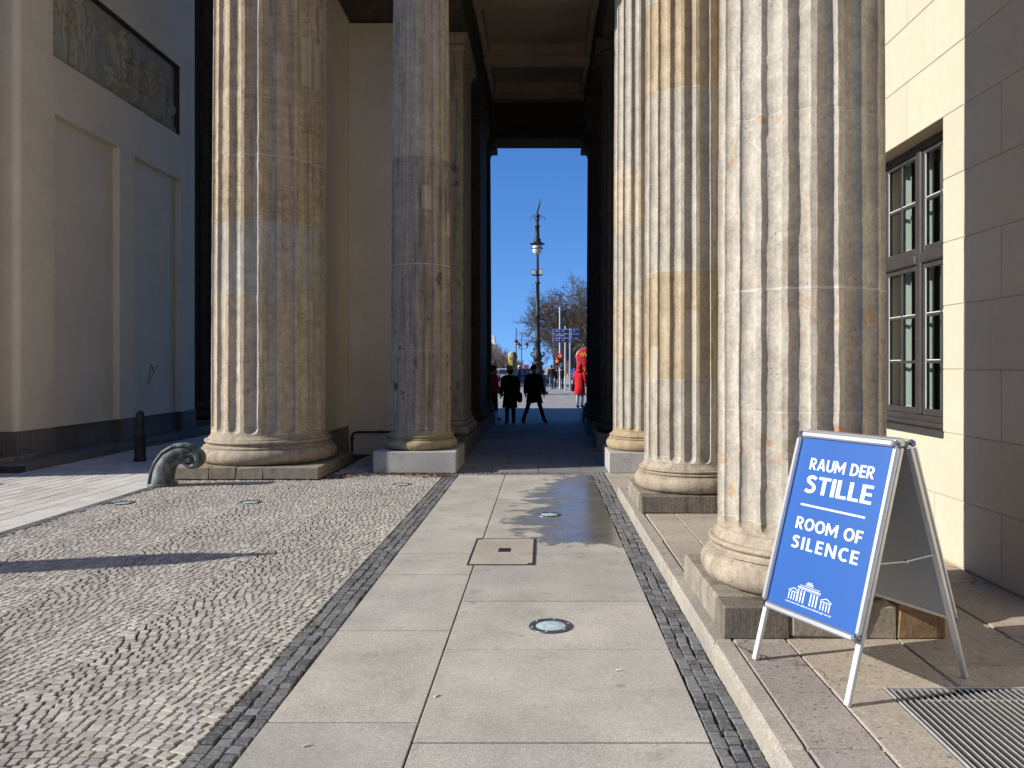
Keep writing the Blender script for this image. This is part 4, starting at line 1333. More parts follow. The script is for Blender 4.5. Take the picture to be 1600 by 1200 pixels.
GLY = {
 'I': (.20, [rc(0,0,.20,1)]), 'L': (.53, [rc(0,0,st,1), rc(st,0,.53,.165)]),
 'T': (.64, [rc(0,.835,.64,1), rc(.2225,0,.4175,.835)]),
 'E': (.55, [rc(0,0,st,1), rc(st,0,.55,.165), rc(st,.425,.51,.58), rc(st,.835,.54,1)]),
 'F': (.53, [rc(0,0,st,1), rc(st,.41,.49,.57), rc(st,.835,.53,1)]),
 'N': (.77, [rc(0,0,.18,1), rc(.59,0,.77,1), [(.18,1),(.18,.66),(.59,0),(.59,.34)]]),
 'M': (.98, [rc(0,0,.18,1), rc(.80,0,.98,1), [(.18,1),(.18,.60),(.49,.10),(.49,.45)], [(.49,.45),(.49,.10),(.80,.60),(.80,1)]]),
 'A': (.82, [[(0,0),(.205,0),(.41,.745),(.30,1)], [(.82,0),(.52,1),(.41,.745),(.615,0)], [(.30,1),(.41,.745),(.52,1)], [(.262,.20),(.558,.20),(.513,.36),(.307,.36)]]),
 'O': (.86, arc_strip(.43,.5,(.43,.515),(.225,.335),0,2*PI,28)),
 'C': (.66, arc_strip(.42,.5,(.42,.515),(.215,.34),R(52),R(308),22)),
 'D': (.76, [rc(0,0,st,1), rc(st,0,.27,.165), rc(st,.835,.27,1)] + arc_strip(.27,.5,(.49,.5),(.285,.335),-PI/2,PI/2,16)),
 'U': (.74, [rc(0,.34,st,1), rc(.545,.34,.74,1)] + arc_strip(.37,.34,(.37,.355),(.175,.175),PI,2*PI,14)),
 'R': (.70, [rc(0,0,st,1), rc(st,.84,.33,1), rc(st,.40,.33,.55)] + arc_strip(.33,.70,(.32,.30),(.125,.145),-PI/2,PI/2,12) + [[(.235,.40),(.44,.40),(.70,0),(.475,0)]]),
 'S': (.60, spine([(.53,.83),(.42,.90),(.29,.92),(.165,.87),(.11,.755),(.15,.645),(.29,.555),(.425,.465),(.49,.33),(.485,.245),(.42,.13),(.29,.08),(.16,.09),(.04,.16)], .19)),
 ' ': (.34, []),
}
def text(body, s0, s1, t0, t1, track=.085):
    x, polys = 0, []
    for ch in body:
        w, P_ = GLY[ch]
        polys += [[(x+a, b) for a, b in p] for p in P_]; x += w+track
    x -= track
    m = MB()
    for i, p in enumerate(polys):
        n = len(m.v); vs = [tuple(pp(s0+a/x*(s1-s0), t1-b*(t1-t0), .0064+.00006*(i % 4))) for a, b in p]
        ar = sum(p[k][0]*p[(k+1)%len(p)][1]-p[(k+1)%len(p)][0]*p[k][1] for k in range(len(p)))
        m.add(vs, [tuple(range(len(p))) if ar > 0 else tuple(range(len(p)))[::-1]])
    return m.build('lettering', M['white_print'], poster)
text('RAUM DER', .15, .862, .118, .187)
text('STILLE', .15, .885, .222, .325)
text('ROOM OF', .137, .873, .472, .542)
text('SILENCE', .135, .875, .583, .655, track=.2)
def bar_(m, s0, s1, t0, t1):
    n = len(m.v)
    m.add([tuple(pp(s0,t0)),tuple(pp(s1,t0)),tuple(pp(s1,t1)),tuple(pp(s0,t1))], [(0,3,2,1)])
q = MB(); bar_(q, .143, .857, .393, .404); q.build('dividing_line', M['white_print'], poster)
em = MB()
bar_(em,.415,.47,.822,.825); bar_(em,.405,.48,.829,.834); bar_(em,.395,.49,.838,.841)
bar_(em,.335,.56,.848,.851); bar_(em,.315,.575,.858,.864); bar_(em,.315,.575,.869,.871)
for k in range(6):
    s = .325 + k*.034 + (.045 if k > 2 else 0); bar_(em, s, s+.014, .876, .944)
for s0 in (.245-.03, .60-.02):
    em.add([tuple(pp(s0,.892)),tuple(pp(s0+.065,.874)),tuple(pp(s0+.13,.892)),tuple(pp(s0+.117,.892)),tuple(pp(s0+.065,.879)),tuple(pp(s0+.013,.892))], [(0,5,4,1),(1,4,3,2)])
    bar_(em, s0+.005, s0+.125, .895, .899)
    for k in range(4): bar_(em, s0+.012+k*.031, s0+.023+k*.031, .903, .944)
em.build('gate_emblem', M['white_print'], poster)
font_text('www.raum-der-stille-im-brandenburger-tor.de', .205, .725, .952, .966, bold=.01, name='web_address')

# ------------------------------------------------------------------ bollard, bronze guards
bl = thing('bollard', 'black iron bollard standing in the shade before the relief wall', 'bollard', (-7.22, 13.75, 0))
q = MB(); q.lathe(-7.22, 13.75, [(0.1050,0),(0.1050,.05),(0.0941,.07),(0.0907,.42),(0.0974,.43),(0.0974,.46),(0.0773,.48),(0.0714,.80),(0.0697,.835),(0.0554,.875),(0.0294,.898),(0.0017,.905)], 20); q.build('post', M['iron'], bl)
q = MB(); q.lathe(-7.22, 13.75, [(0.0769,.655),(0.0806,.66),(0.0806,.69),(0.0760,.695)], 20); q.build('collar', M['blackmetal'], bl)

def guard(loc, label):
    t = thing('wheel_guard', label, 'wheel guard', loc, 'curled bronze wheel guards')
    x, y, z = loc
    pts, rad = [], []
    ctrl = [(0,-.02,.165),(.0,.05,.165),(.015,.16,.160),(.05,.28,.152),(.115,.385,.142),(.21,.455,.128),(.31,.475,.112),(.40,.455,.098),(.455,.405,.086)]
    for a, b, r in ctrl: r *= .92; pts.append((x+a, y+.10*a, z+b)); rad.append(r)
    q = MB(); q.tube(pts, rad, 20, True, True, flat=1.15, side=(.1,-1,0)); 
    # raised ribs along the back of the horn
    q.build('horn', M['bronze'], t)
    for s in (-.6, -.2, .2, .6):
        rp = []
        for i, (a, b, r) in enumerate(ctrl):
            i2 = min(i+1, len(ctrl)-1); i1 = max(i-1, 0)
            tx, tz = ctrl[i2][0]-ctrl[i1][0], ctrl[i2][1]-ctrl[i1][1]; L = math.hypot(tx, tz) or 1
            nx, nz = -tz/L, tx/L
            rp.append((x+a+nx*r*math.cos(s)*1.04, y+.1*a-r*1.18*math.sin(s), z+b+nz*r*math.cos(s)*1.04))
        q = MB(); q.tube(rp, [.020]*7+[.016,.012], 8); q.build('rib', M['bronze'], t)
    cx, cz = .415, .375
    sp = []
    for i in range(40):
        a = R(70) - i*R(22); rr = .118*(1-i/44)
        sp.append((x+cx+rr*math.cos(a), y+.04, z+cz+rr*math.sin(a)))
    q = MB(); q.tube(sp, [.052*(1-i/55) for i in range(40)], 10, flat=3.1, side=(0,-1,0)); q.build('scroll', M['bronze'], t)
    q = MB(); q.tube([(x+cx,y-.14,z+cz),(x+cx,y+.20,z+cz)], .035, 12); q.build('scroll_eye', M['bronze'], t)
    q = MB(); q.lathe(x, y, [(.195,z-.02),(.195,z+.035),(.180,z+.045)], 24); q.build('collar', M['bronze'], t)
    return t
g1 = guard((-5.42, 10.93, 0), 'curled bronze wheel guard at the foot of the thick tan column')
copy_thing(g1, (-8.72, 10.75, 0), 'curled bronze wheel guard beyond the frame at the next column of the gate', mirror=True)

cp = thing('closed_parasol', 'closed parasol beyond the frame whose shadow lies on the cobbles', 'parasol', (-8.0, 5.69, 0))
q = MB(); q.lathe(-8.0, 5.69, [(.35,0),(.35,.07),(.06,.09)], 20); q.build('foot', M['granite'], cp)
q = MB(); q.tube([(-8.0,5.69,.05),(-8.0,5.69,2.95)], [.03,.016], 8); q.build('pole', M['iron'], cp)
q = MB(); vs = []
prof = [(.12,.9),(.19,1.0),(.195,1.6),(.20,2.2),(.185,2.52),(.11,2.66),(.07,2.74),(.03,2.9)]
for r, z in prof:
    for k in range(24): a = 2*PI*k/24; rr = r*(1+.12*(-1)**k); vs.append((-8+rr*math.cos(a), 5.69+rr*math.sin(a), z))
q.add(vs, [(i*24+k, i*24+(k+1)%24, (i+1)*24+(k+1)%24, (i+1)*24+k) for i in range(len(prof)-1) for k in range(24)], True); q.build('folded_canopy', simple('parasol_cloth', (.5,.48,.42), .9), cp)

# small litter
def flake(mb, x, y, z, s):
    a = random.uniform(0, 2*PI); c, d = math.cos(a)*s, math.sin(a)*s
    h = random.uniform(.1,.6)*s
    mb.add([(x-c,y-d,z),(x+d*.5,y-c*.5,z+h),(x+c,y+d,z+.002),(x-d*.5,y+c*.5,z+h*.6)], [(0,1,2,3)])
q = MB()
for k in range(800):
    t = random.random(); x = -3.25+1.85*t+random.gauss(0,.05); y = 11.75+.35*math.sin(t*3)+random.gauss(0,.12)
    flake(q, x, y, .002+random.random()*.012, random.uniform(.014,.036))
for k in range(90): flake(q, random.uniform(-5,-1.6), random.uniform(3,11), .003, random.uniform(.004,.010))
for k in range(60): flake(q, random.uniform(.77,.96), random.uniform(3,9), .003, random.uniform(.004,.010))
o = q.build('leaf_litter', simple('dry_leaves', (.14,.085,.045), .9, 0, .5, 30)); props(o, 'brown dry leaf litter blown on the cobbles before the stained column', None, None, 'stuff')
butt = simple('cigarette_paper', (.66,.56,.40), .8); white = simple('paper_scrap', (.75,.72,.66), .8)
for (x, y, a, m, lab) in ((-1.06,3.43,.6,butt,'cigarette butt on the nearest slab of the path'), (.42,4.28,.2,white,'white paper scrap on the slab before the near ground light'),
                          (-.55,3.95,1.0,white,'white paper scrap beside the long joint of the path'), (-2.55,3.62,.5,butt,'cigarette butt lying among the cobbles')):
    q = MB(); c, s = math.cos(a)*.016, math.sin(a)*.016
    q.tube([(x-c,y-s,.006),(x,y,.0065),(x+c,y+s,.006)], [.0045,.0045,.005], 7); o = q.build('cigarette_butt' if m is butt else 'paper_scrap', m); props(o, lab, 'litter', None, 'thing')

# ================================================================== PEOPLE
CLOTH = {}
def cloth(c, rough=.9):
    if c not in CLOTH: CLOTH[c] = simple('cloth', c, rough, 0, .15, 14, .25, .1)
    return CLOTH[c]
SKIN = simple('skin', (.42,.27,.20), .6, 0, .05)
BLACK, NAVY, RED, JEANS, YEL, GREYC = (.012,.012,.014), (.03,.04,.07), (.50,.022,.026), (.10,.16,.27), (.72,.55,.06), (.36,.36,.38)
def person(label, loc, H=1.70, face=0.0, stride=.0, armL=(-.06,.10), armR=(.06,.10), coat=None, hem=.48, flare=0.0, trousers=BLACK, shoes=BLACK,
           hair=(.03,.02,.015), hat=None, hood=None, bag=None, pack=None, open_coat=False, group=None):
    """one body grown over a posed skeleton; clothes, hair and bags are its parts. Faces -Y before turning by `face`"""
    t = thing('person', label, 'person', loc, group)
    k = H/1.72
    J, Rr, E = [], [], []
    def jn(p, r, par=None):
        J.append(Vector(p)*k); Rr.append(r*k); i = len(J)-1
        if par is not None: E.append((par, i))
        return i
    pel = jn((0,0,.94), .125); sp = jn((0,.0,1.12), .118, pel); ch = jn((0,-.01,1.30), .135, sp); nk0 = jn((0,.005,1.43), .075, ch); nk = jn((0,-.005,1.49), .052, nk0)
    h1 = jn((0,-.02,1.555), .078, nk); h2 = jn((0,-.012,1.63), .090, h1); h3 = jn((0,0,1.70), .055, h2)
    nose = jn((0,-.108,1.60), .016, h1)
    for s, (adx, ady) in ((-1, armL), (1, armR)):
        sh = jn((s*.17,.005,1.395), .066, ch)
        el = jn((s*.225+adx*.4, .03-ady*.2, 1.13), .046, sh); wr = jn((s*.225+adx, .0-ady, .90), .031, el)
        pa = jn((s*.225+adx*1.1, -.015-ady*1.15, .84), .034, wr)
        for q_ in range(4):
            o_ = (q_-1.5)*.018
            f1 = jn((s*.225+adx*1.1, -.015-ady*1.15+o_, .79), .0095, pa); jn((s*.215+adx*1.1, -.02-ady*1.2+o_, .755+.004*abs(q_-1.5)), .0085, f1)
        th = jn((s*.205+adx, -.055-ady*1.15, .83), .010, pa); jn((s*.20+adx, -.065-ady*1.15, .80), .009, th)
    for s in (-1, 1):
        st = stride*s
        hip = jn((s*.09,0,.88), .098, pel); kn = jn((s*.095+st*.42, -.02, .49), .080, hip)
        an = jn((s*.10+st, .01, .085), .062, kn); jn((s*.10+st, .05, .045), .045, an); to = jn((s*.115+st, -.10, .04), .046, an); jn((s*.12+st, -.17, .03), .032, to)
    bm = bmesh.new(); lay = bm.verts.layers.skin.verify()
    bv = [bm.verts.new(p) for p in J]
    for i, v in enumerate(bv): v[lay].radius = (Rr[i], Rr[i]*.9); v[lay].use_root = (i == 0)
    for a, b in E: bm.edges.new((bv[a], bv[b]))
    me = bpy.data.meshes.new('skeleton'); bm.to_mesh(me); bm.free()
    tmp = bpy.data.objects.new('tmp', me); COL.objects.link(tmp)
    sk = tmp.modifiers.new('s', 'SKIN'); sk.use_smooth_shade = True
    tmp.modifiers.new('u', 'SUBSURF').levels = 1
    dg = bpy.context.evaluated_depsgraph_get(); bme = bpy.data.meshes.new_from_object(tmp.evaluated_get(dg))
    bpy.data.objects.remove(tmp)
    bme.materials.clear()
    top = coat if coat else NAVY
    for m in (SKIN, cloth(trousers), cloth(shoes), cloth(top)): bme.materials.append(m)
    hands = [p for i, p in enumerate(J) if Rr[i] < .036*k and p.z > .7*k and p.z < .93*k]
    for p in bme.polygons:
        c = p.center; z = c.z/k
        hand = any((c-h).length < .05*k for h in hands) and z < .885
        p.material_index = 0 if (z > 1.47 or hand) else 2 if z < .10 else 1 if (z < .93 and abs(c.x) < .2*k+abs(stride)*k) else 3
        p.use_smooth = True
    body = bpy.data.objects.new('body', bme); COL.objects.link(body); body.parent = t; ORG[body] = Vector((0,0,0))
    L = Vector((0,0,0))
    def part(name, mb, m):
        me2 = mb.mesh(name, m, L); o = bpy.data.objects.new(name, me2); COL.objects.link(o); o.parent = t; return o
    if coat:
        q = MB(); rows = []
        zh = hem
        prof = [(1.475,.075,.07),(1.44,.115,.10),(1.40,.19,.125),(1.34,.215,.145),(1.2,.20,.15),(1.05,.20,.155),(.92,.20,.16)]
        while prof[-1][0] > zh+.05:
            z = prof[-1][0]-.09; prof.append((max(z, zh), .20+(.92-z)*(.03+.14*flare), .165+(.92-z)*.09))
        n = 28; vs = []
        for (z, rx, ry) in prof:
            for i in range(n):
                a = 2*PI*i/n
                fold = 1 + (.035*math.sin(a*7+z*3) if z < .95 else .012*math.sin(a*5+z*17))
                fx = flare*max(0, .95-z)*.35*max(0, math.cos(a))
                x = rx*math.cos(a)*fold + fx; y = ry*math.sin(a)*fold
                vs.append((x*k, y*k, (z+.012*math.sin(a*3))*k))
        fs = [(i*n+j, i*n+(j+1)%n, (i+1)*n+(j+1)%n, (i+1)*n+j) for i in range(len(prof)-1) for j in range(n)
              if not (open_coat and prof[i][0] < 1.0 and abs(j-21) < 2)]
        q.add(vs, fs, True)
        for s, (adx, ady) in ((-1, armL), (1, armR)):
            q.tube([Vector(p)*k for p in ((s*.12,.005,1.41),(s*.185,.008,1.385),(s*.215+adx*.2,.02-ady*.1,1.26),(s*.225+adx*.4,.03-ady*.2,1.13),(s*.226+adx*.7,.015-ady*.6,1.01),(s*.225+adx,-ady,.895))],
                   [r*k for r in (.08,.086,.076,.066,.062,.056)], 12)
        part('coat', q, cloth(coat))
    if hair is not None:
        q = MB(); q.sphere((0,.012*k,1.635*k), .107*k, 16, 10, (.92,1.0,1.06)); vs = [(x, y, z) for x,y,z in q.v]
        q.v = [(x, y + (0 if z > 1.63*k or y > 0 else (.05*k)), z) for x,y,z in vs]
        part('hair', q, cloth(hair))
    if hat is not None:
        q = MB(); q.lathe(0, .008*k, [(.103*k,1.645*k),(.110*k,1.65*k),(.110*k,1.685*k),(.104*k,1.69*k),(.098*k,1.73*k),(.07*k,1.765*k),(.03*k,1.785*k),(.002,1.79*k)], 18); part('hat', q, cloth(hat))
    if hood is not None:
        q = MB(); q.sphere((0,.02*k,1.615*k), .135*k, 16, 10, (.95,1.0,1.1)); q.lathe(0,.03*k,[(.15*k,1.44*k),(.14*k,1.50*k),(.12*k,1.55*k)],16,True,False)
        q.v = [(x, y if y > -.06*k else -.06*k-(y+.06*k)*.3, z) for x,y,z in q.v]; part('hood', q, cloth(hood))
    if bag:
        sx, bc = bag
        q = MB(); q.cbox(sx*.20*k, -.06*k, .66*k, sx*.36*k, .12*k, .97*k, .05*k); part('bag', q, cloth(bc))
        q = MB(); q.tube([Vector(p)*k for p in ((sx*.28,.03,.96),(sx*.25,.05,1.2),(sx*.15,.03,1.44),(-sx*.02,-.13,1.40),(-sx*.1,-.16,1.25))], .014*k, 6); part('bag_strap', q, cloth(bc))
    if pack:
        q = MB(); q.cbox(-.15*k, .12*k, 1.0*k, .15*k, .30*k, 1.42*k, .07*k); part('backpack', q, cloth(pack))
    t.rotation_euler = (0, 0, face)
    return t
person('woman in a long black coat and yellow knit hat standing at the passage end', (-.965,22.4,0), 1.66, R(190), .0, (-.03,.08), (.05,.05), BLACK, .50, .1, BLACK, BLACK, hat=YEL, bag=(-1,BLACK))
person('man in an open dark coat striding across the end of the dark passage', (-.285,22.9,0), 1.72, R(20), .24, (-.05,.03), (.07,.05), BLACK, .60, .45, BLACK, BLACK, open_coat=True)
person('person in a red jacket half hidden by the far left corner column', (-1.53,23.75,0), 1.70, R(75), .12, (-.05,.15), (.05,.15), RED, .86, 0, BLACK, BLACK, pack=BLACK)
person('person in a long red hooded coat with a dark shoulder bag in the sunlight', (1.47,31.0,0), 1.76, R(150), .0, (-.04,.15), (.02,.18), RED, .56, .1, GREYC, BLACK, hood=RED, bag=(1,(.02,.02,.03)))
person('man in a dark jacket and blue jeans waiting by the traffic light', (.60,56.5,0), 1.76, R(200), .0, coat=(.05,.04,.04), hem=.86, trousers=JEANS, shoes=GREYC)
person('person in dark clothes beside the man in blue jeans', (1.02,56.8,0), 1.62, R(170), .05, coat=NAVY, hem=.8, trousers=BLACK)
person('person in navy jacket nearest to the traffic light pole', (1.32,56.2,0), 1.64, R(160), .0, coat=(.035,.05,.09), hem=.78, trousers=BLACK, pack=(.03,.03,.04))
person('person in a bright blue jacket at the far barrier', (2.75,68.0,0), 1.68, R(180), .0, coat=(.02,.08,.42), hem=.8, trousers=NAVY)
cyc = person('person in navy with a pale cap standing astride a bicycle', (-1.80,56.8,0), 1.70, R(250), .08, (-.02,.25), (.02,.25), coat=(.02,.03,.07), hem=.84, trousers=NAVY, hat=(.6,.6,.6), group=None)

bk = thing('bicycle', 'dark bicycle held by the person in navy', 'bicycle', (-1.6, 56.55, 0))
def wheel_y(mb, x, y, z, r, w): mb.tube([(x+r*math.cos(a), y, z+r*math.sin(a)) for a in [2*PI*i/24 for i in range(25)]], w, 6, False)
for x in (-2.15,-1.1):
    q = MB(); wheel_y(q, x, 56.55, .34, .33, .02); q.build('tyre', M['blackmetal'], bk)
    q = MB(); wheel_y(q, x, 56.55, .34, .305, .008)
    for i in range(8): a = PI*i/8; q.tube([(x-.3*math.cos(a),56.55,.34-.3*math.sin(a)),(x+.3*math.cos(a),56.55,.34+.3*math.sin(a))], .003, 4)
    q.build('rim', M['zinc'], bk)
q = MB(); y = 56.55
for a, b in (((-2.15,.34),(-1.72,.30)),((-2.15,.34),(-1.85,.80)),((-1.72,.30),(-1.88,.92)),((-1.72,.30),(-1.28,.80)),((-1.85,.78),(-1.29,.82)),((-1.1,.34),(-1.30,.95))): q.tube([(a[0],y,a[1]),(b[0],y,b[1])], .02, 6)
q.build('frame', simple('bicycle_paint', (.03,.035,.05), .3), bk)
q = MB(); q.tube([(-1.3,y-.28,1.0),(-1.3,y,1.0),(-1.3,y+.28,1.0)], .015, 6); q.build('handlebar', M['zinc'], bk)
q = MB(); q.cbox(-2.0,y-.07,.92,-1.76,y+.07,.97,.03); q.build('saddle', M['blackmetal'], bk)

# ================================================================== STREET BEYOND THE GATE
lp = thing('street_lamp', 'tall ornate candelabra lamp with globe lantern and two floodlights', 'street lamp', (-.345, 46.0, 0), 'candelabra street lamps')
x, y = -.345, 46.0
q = MB(); q.lathe(x, y, [(.62,0),(.62,.18),(.50,.20),(.50,.75),(.56,.80),(.56,.92),(.40,.98),(.36,1.25),(.44,1.30),(.44,1.40),(.30,1.50),(.27,1.75),(.36,1.82),(.36,1.92),(.22,2.0)], 20); q.build('pedestal', M['iron'], lp)
q = MB(); q.lathe(x, y, [(.20,2.0),(.27,2.15),(.30,2.3),(.24,2.45),(.18,2.6),(.17,3.1),(.24,3.16),(.24,3.24),(.15,3.3),(.13,4.6),(.20,4.66),(.20,4.74),(.115,4.8),(.10,6.6),(.15,6.65),(.15,6.72),(.085,6.8),(.07,8.35)], 16); q.build('shaft', M['iron'], lp)
q = MB()
for s in (-1, 1):
    for z in (2.2,): q.tube([(x+s*.18,y,z),(x+s*.36,y,z+.12),(x+s*.40,y,z+.28),(x+s*.28,y,z+.34)], .045, 6)
q.build('scroll_ornament', M['iron'], lp)
for s, xx in ((-1,-.27),(1,.20)):
    q = MB(); q.cbox(x+xx-.13,y-.12,7.15,x+xx+.13,y+.1,7.5,.03); fl = q.build('floodlight', M['iron'], lp)
    q = MB(); q.box(x+xx-.11,y-.128,7.19,x+xx+.11,y-.121,7.46); q.build('floodlight_glass', M['globe'], fl)
q = MB(); q.tube([(x-.25,y,7.12),(x+.2,y,7.12)], .025, 6); q.build('crossbar', M['iron'], lp)
q = MB(); q.sphere((x-.02,y,8.72), .30, 16, 12, (1,1,1.25)); q.build('globe', M['globe'], lp)
q = MB(); q.lathe(x-.02, y, [(.31,8.72),(.36,8.73),(.36,8.76),(.31,8.77)], 18, True, False); q.build('globe_band', M['iron'], lp)
q = MB(); q.lathe(x-.02, y, [(.46,9.0),(.46,9.03),(.30,9.08),(.20,9.18),(.22,9.3),(.14,9.36),(.12,10.0),(.17,10.05),(.17,10.1),(.10,10.16),(.09,10.35),(.14,10.42),(.09,10.5),(.13,10.62),(.14,10.72),(.06,10.85),(.05,11.0)], 16); q.build('lantern_cap', M['iron'], lp)
q = MB(); q.tube([(x-.02,y,10.9),(x+.06,y,11.2),(x+.14,y,11.5),(x+.17,y,11.75)], [.05,.06,.035,.008], 7); q.tube([(x+.02,y,10.9),(x+.13,y,11.4)], .015, 5)
q.tube([(x-.02,y,9.2),(x-.02,y,11.0)], .05, 6); q.build('finial', M['iron'], lp)
q = MB()
for s in (-1, 1):
    q.tube([(x-.02+s*.08,y,10.45),(x+s*.22,y,10.62),(x+s*.36,y,10.66),(x+s*.44,y,10.52),(x+s*.40,y,10.44)], .018, 5)
    q.tube([(x-.02+s*.08,y,10.55),(x+s*.2,y,10.78),(x+s*.28,y,10.72)], .018, 5)
q.build('iron_leaf', M['iron'], lp)

for (u, Y, top, lan, lab) in ((806.5, 95, 6.4, 1, 'far street lamp with a pale lantern, first behind the yellow flag'), (815, 110, 6.5, 2, 'far street lamp with twin lanterns between the yellow flag and the tall lamp'),
                         (834, 140, 6.3, 1, 'far thin street lamp just beside the tall ornate lamp')):
    xx = (u-849)/1200*Y
    t = thing('street_lamp', lab, 'street lamp', (xx, Y, 0), 'candelabra street lamps')
    q = MB(); q.tube([(xx,Y,0),(xx,Y,1.2),(xx,Y,1.21),(xx,Y,top)], [.14,.12,.075,.05], 8); q.build('shaft', M['iron'], t)
    for s in ((0,) if lan == 1 else (-.35,.75)):
        zz = 4.6 if lan == 2 else 4.55
        q = MB(); q.lathe(xx+s, Y, [(.10,zz-.35),(.26,zz),(.30,zz+.05),(.02,zz+.45)], 10); q.build('lantern', M['globe'], t)
        if s: q = MB(); q.tube([(xx,Y,zz-.5),(xx+s,Y,zz-.4)], .03, 5); q.build('arm', M['iron'], t)
        q = MB(); q.lathe(xx+s, Y, [(.31,zz+.05),(.2,zz+.3),(.02,zz+.5)], 10); q.build('lantern_roof', M['iron'], t)

# direction sign
ds = thing('direction_sign', 'silver pole with blue direction panels pointing both ways', 'sign', (1.73, 50.0, 0))
q = MB(); q.tube([(1.73,50,0),(1.73,50,4.15)], .055, 10); q.build('pole', M['alu'], ds)
dblue = simple('sign_blue', (.012,.03,.20), .4); edge = simple('sign_edge', (.35,.40,.55), .4)
for (a,b,c,d) in ((.62,1.66,3.83,4.10),(.62,1.66,3.56,3.79),(.62,1.66,3.24,3.52),(1.80,2.32,3.83,4.10),(1.80,2.32,3.54,3.79)):
    q = MB(); q.cbox(a,49.95,c,b,50.0,d,.01); pn = q.build('panel', edge, ds)
    q = MB(); q.box(a+.025,49.938,c+.025,b-.025,49.949,d-.025); q.build('panel_face', dblue, pn)
    q = MB(); zz = (c+d)/2
    for i in range(int((b-a)*7)):
        x0 = a+.16+i*.105
        if x0+.09 < b-.18 and random.random() < .85: q.box(x0,49.932,zz-.028,x0+random.uniform(.05,.09),49.937,zz+.03)
    if q.v: q.build('panel_print', M['white_print'], pn)
# traffic lights
redlamp = emit('red_signal', (1.0,.05,.03), 2.2); lens_off = simple('signal_lens_off', (.03,.04,.03), .3)
def signal(t, x, y, z, h=.9, lit=True):
    q = MB(); q.cbox(x-.15,y-.12,z,x+.15,y+.1,z+h,.03); hd = q.build('signal_head', M['blackmetal'], t)
    n = 3 if h > .8 else 2
    for i in range(n):
        zz = z+h-(i+.5)*h/n
        q = MB(); q.sphere((x,y-.125,zz), .11, 12, 8, (1,.3,1)); q.build('signal_lens', redlamp if (i == 0 and lit) else lens_off, hd)
        q = MB(); q.tube([(x-.12,y-.2,zz+.02),(x,y-.2,zz+.13),(x+.12,y-.2,zz+.02)], .012, 5); q.build('visor', M['blackmetal'], hd)
tl = thing('traffic_light', 'tall grey pole with a lit red traffic signal and a lower pedestrian signal', 'traffic light', (1.20, 56.0, 0))
q = MB(); q.tube([(1.20,56,0),(1.20,56,6.0)], [.07,.045], 10); q.build('pole', M['alu_dull'], tl)
signal(tl, 1.22, 55.9, 1.95, .65); signal(tl, .98, 55.85, 1.72, .45)
t2 = thing('traffic_light', 'thinner pole with a black signal head turned away', 'traffic light', (1.54, 54.0, 0))
q = MB(); q.tube([(1.54,54,0),(1.54,54,4.5)], [.06,.045], 10); q.build('pole', M['alu_dull'], t2)
q = MB(); q.cbox(1.62,53.95,2.1,1.86,54.25,2.95,.04); q.build('signal_head', M['blackmetal'], t2)
q = MB(); q.cbox(1.47,53.86,1.0,1.60,53.93,1.25,.02); q.build('push_button', simple('button_yellow', (.6,.35,.08), .5), t2)

# beach flags
def beach_flag(label, x, y, z0, z1, w, col, inner, lean, txt=None):
    t = thing('beach_flag', label, 'flag', (x, y, 0), 'teardrop advertising flags')
    n = 20; out = []
    for i in range(n+1):
        s = i/n; z = z0+(z1-z0)*s
        ww = w*math.sin(PI*min(1, s*.5+.02))**1.5 if s < .75 else w*math.sqrt(max(0, 1-((s-.75)/.25)**2))*.97
        out.append((z, ww))
    def strip(f0, f1, dy, m, name):
        q = MB(); vs = []
        for z, ww in out: 
            s = (z-z0)/(z1-z0)
            c = x + lean*s
            vs += [(c-ww*f0+.0,y+dy+.05*math.sin(s*6),z),(c+ww*f1,y+dy+.05*math.sin(s*6+1),z),(c+ww*f1,y+dy+.02+.05*math.sin(s*6+1),z),(c-ww*f0,y+dy+.02+.05*math.sin(s*6),z)]
        q.add(vs, [(i*4+k, i*4+(k+1)%4, i*4+4+(k+1)%4, i*4+4+k) for i in range(n) for k in range(4)], True); return q.build(name, m, t)
    strip(.5,.5,0,cloth(col),'cloth'); strip(.16,.26,-.03,cloth(inner),'cloth_print')
    q = MB(); q.tube([(x,y,0),(x-.02,y,z0)]+[(x+lean*((z-z0)/(z1-z0))-ww*.5,y,z) for z, ww in out], .018, 6); q.build('pole', M['alu_dull'], t)
    q = MB(); q.cbox(x-.3,y-.3,0,x+.3,y+.3,.06,.02); q.build('foot', M['iron'], t)
    if txt:
        q = MB()
        for i in range(8): a = x+lean*.75-.26*w+i*.05*w; q.box(a, y-.12, z1-.50+.07*w*math.sin(i*2), a+.045, y-.115, z1-.50+.14*w+.06*w*math.sin(i*2))
        for i in range(3 if w > 1 else 0): q.tube([(x-.14+i*.12,y-.12,z0+.25),(x-.05+i*.13,y-.12,z0+.75),(x+.02+i*.14,y-.12,z0+1.15)], [.006,.016,.006], 5)
        q.build('print', cloth(txt), t)
beach_flag('yellow teardrop flag on a thin pole beyond the passage', -2.0, 48.0, .9, 2.62, .60, (.25,.24,.035), (.13,.13,.14), .12, (.5,.08,.03))
beach_flag('red teardrop flag with yellow print behind the person in red', 2.30, 45.0, .5, 2.80, 1.15, (.36,.022,.03), (.26,.012,.022), .22, (.8,.5,.05))

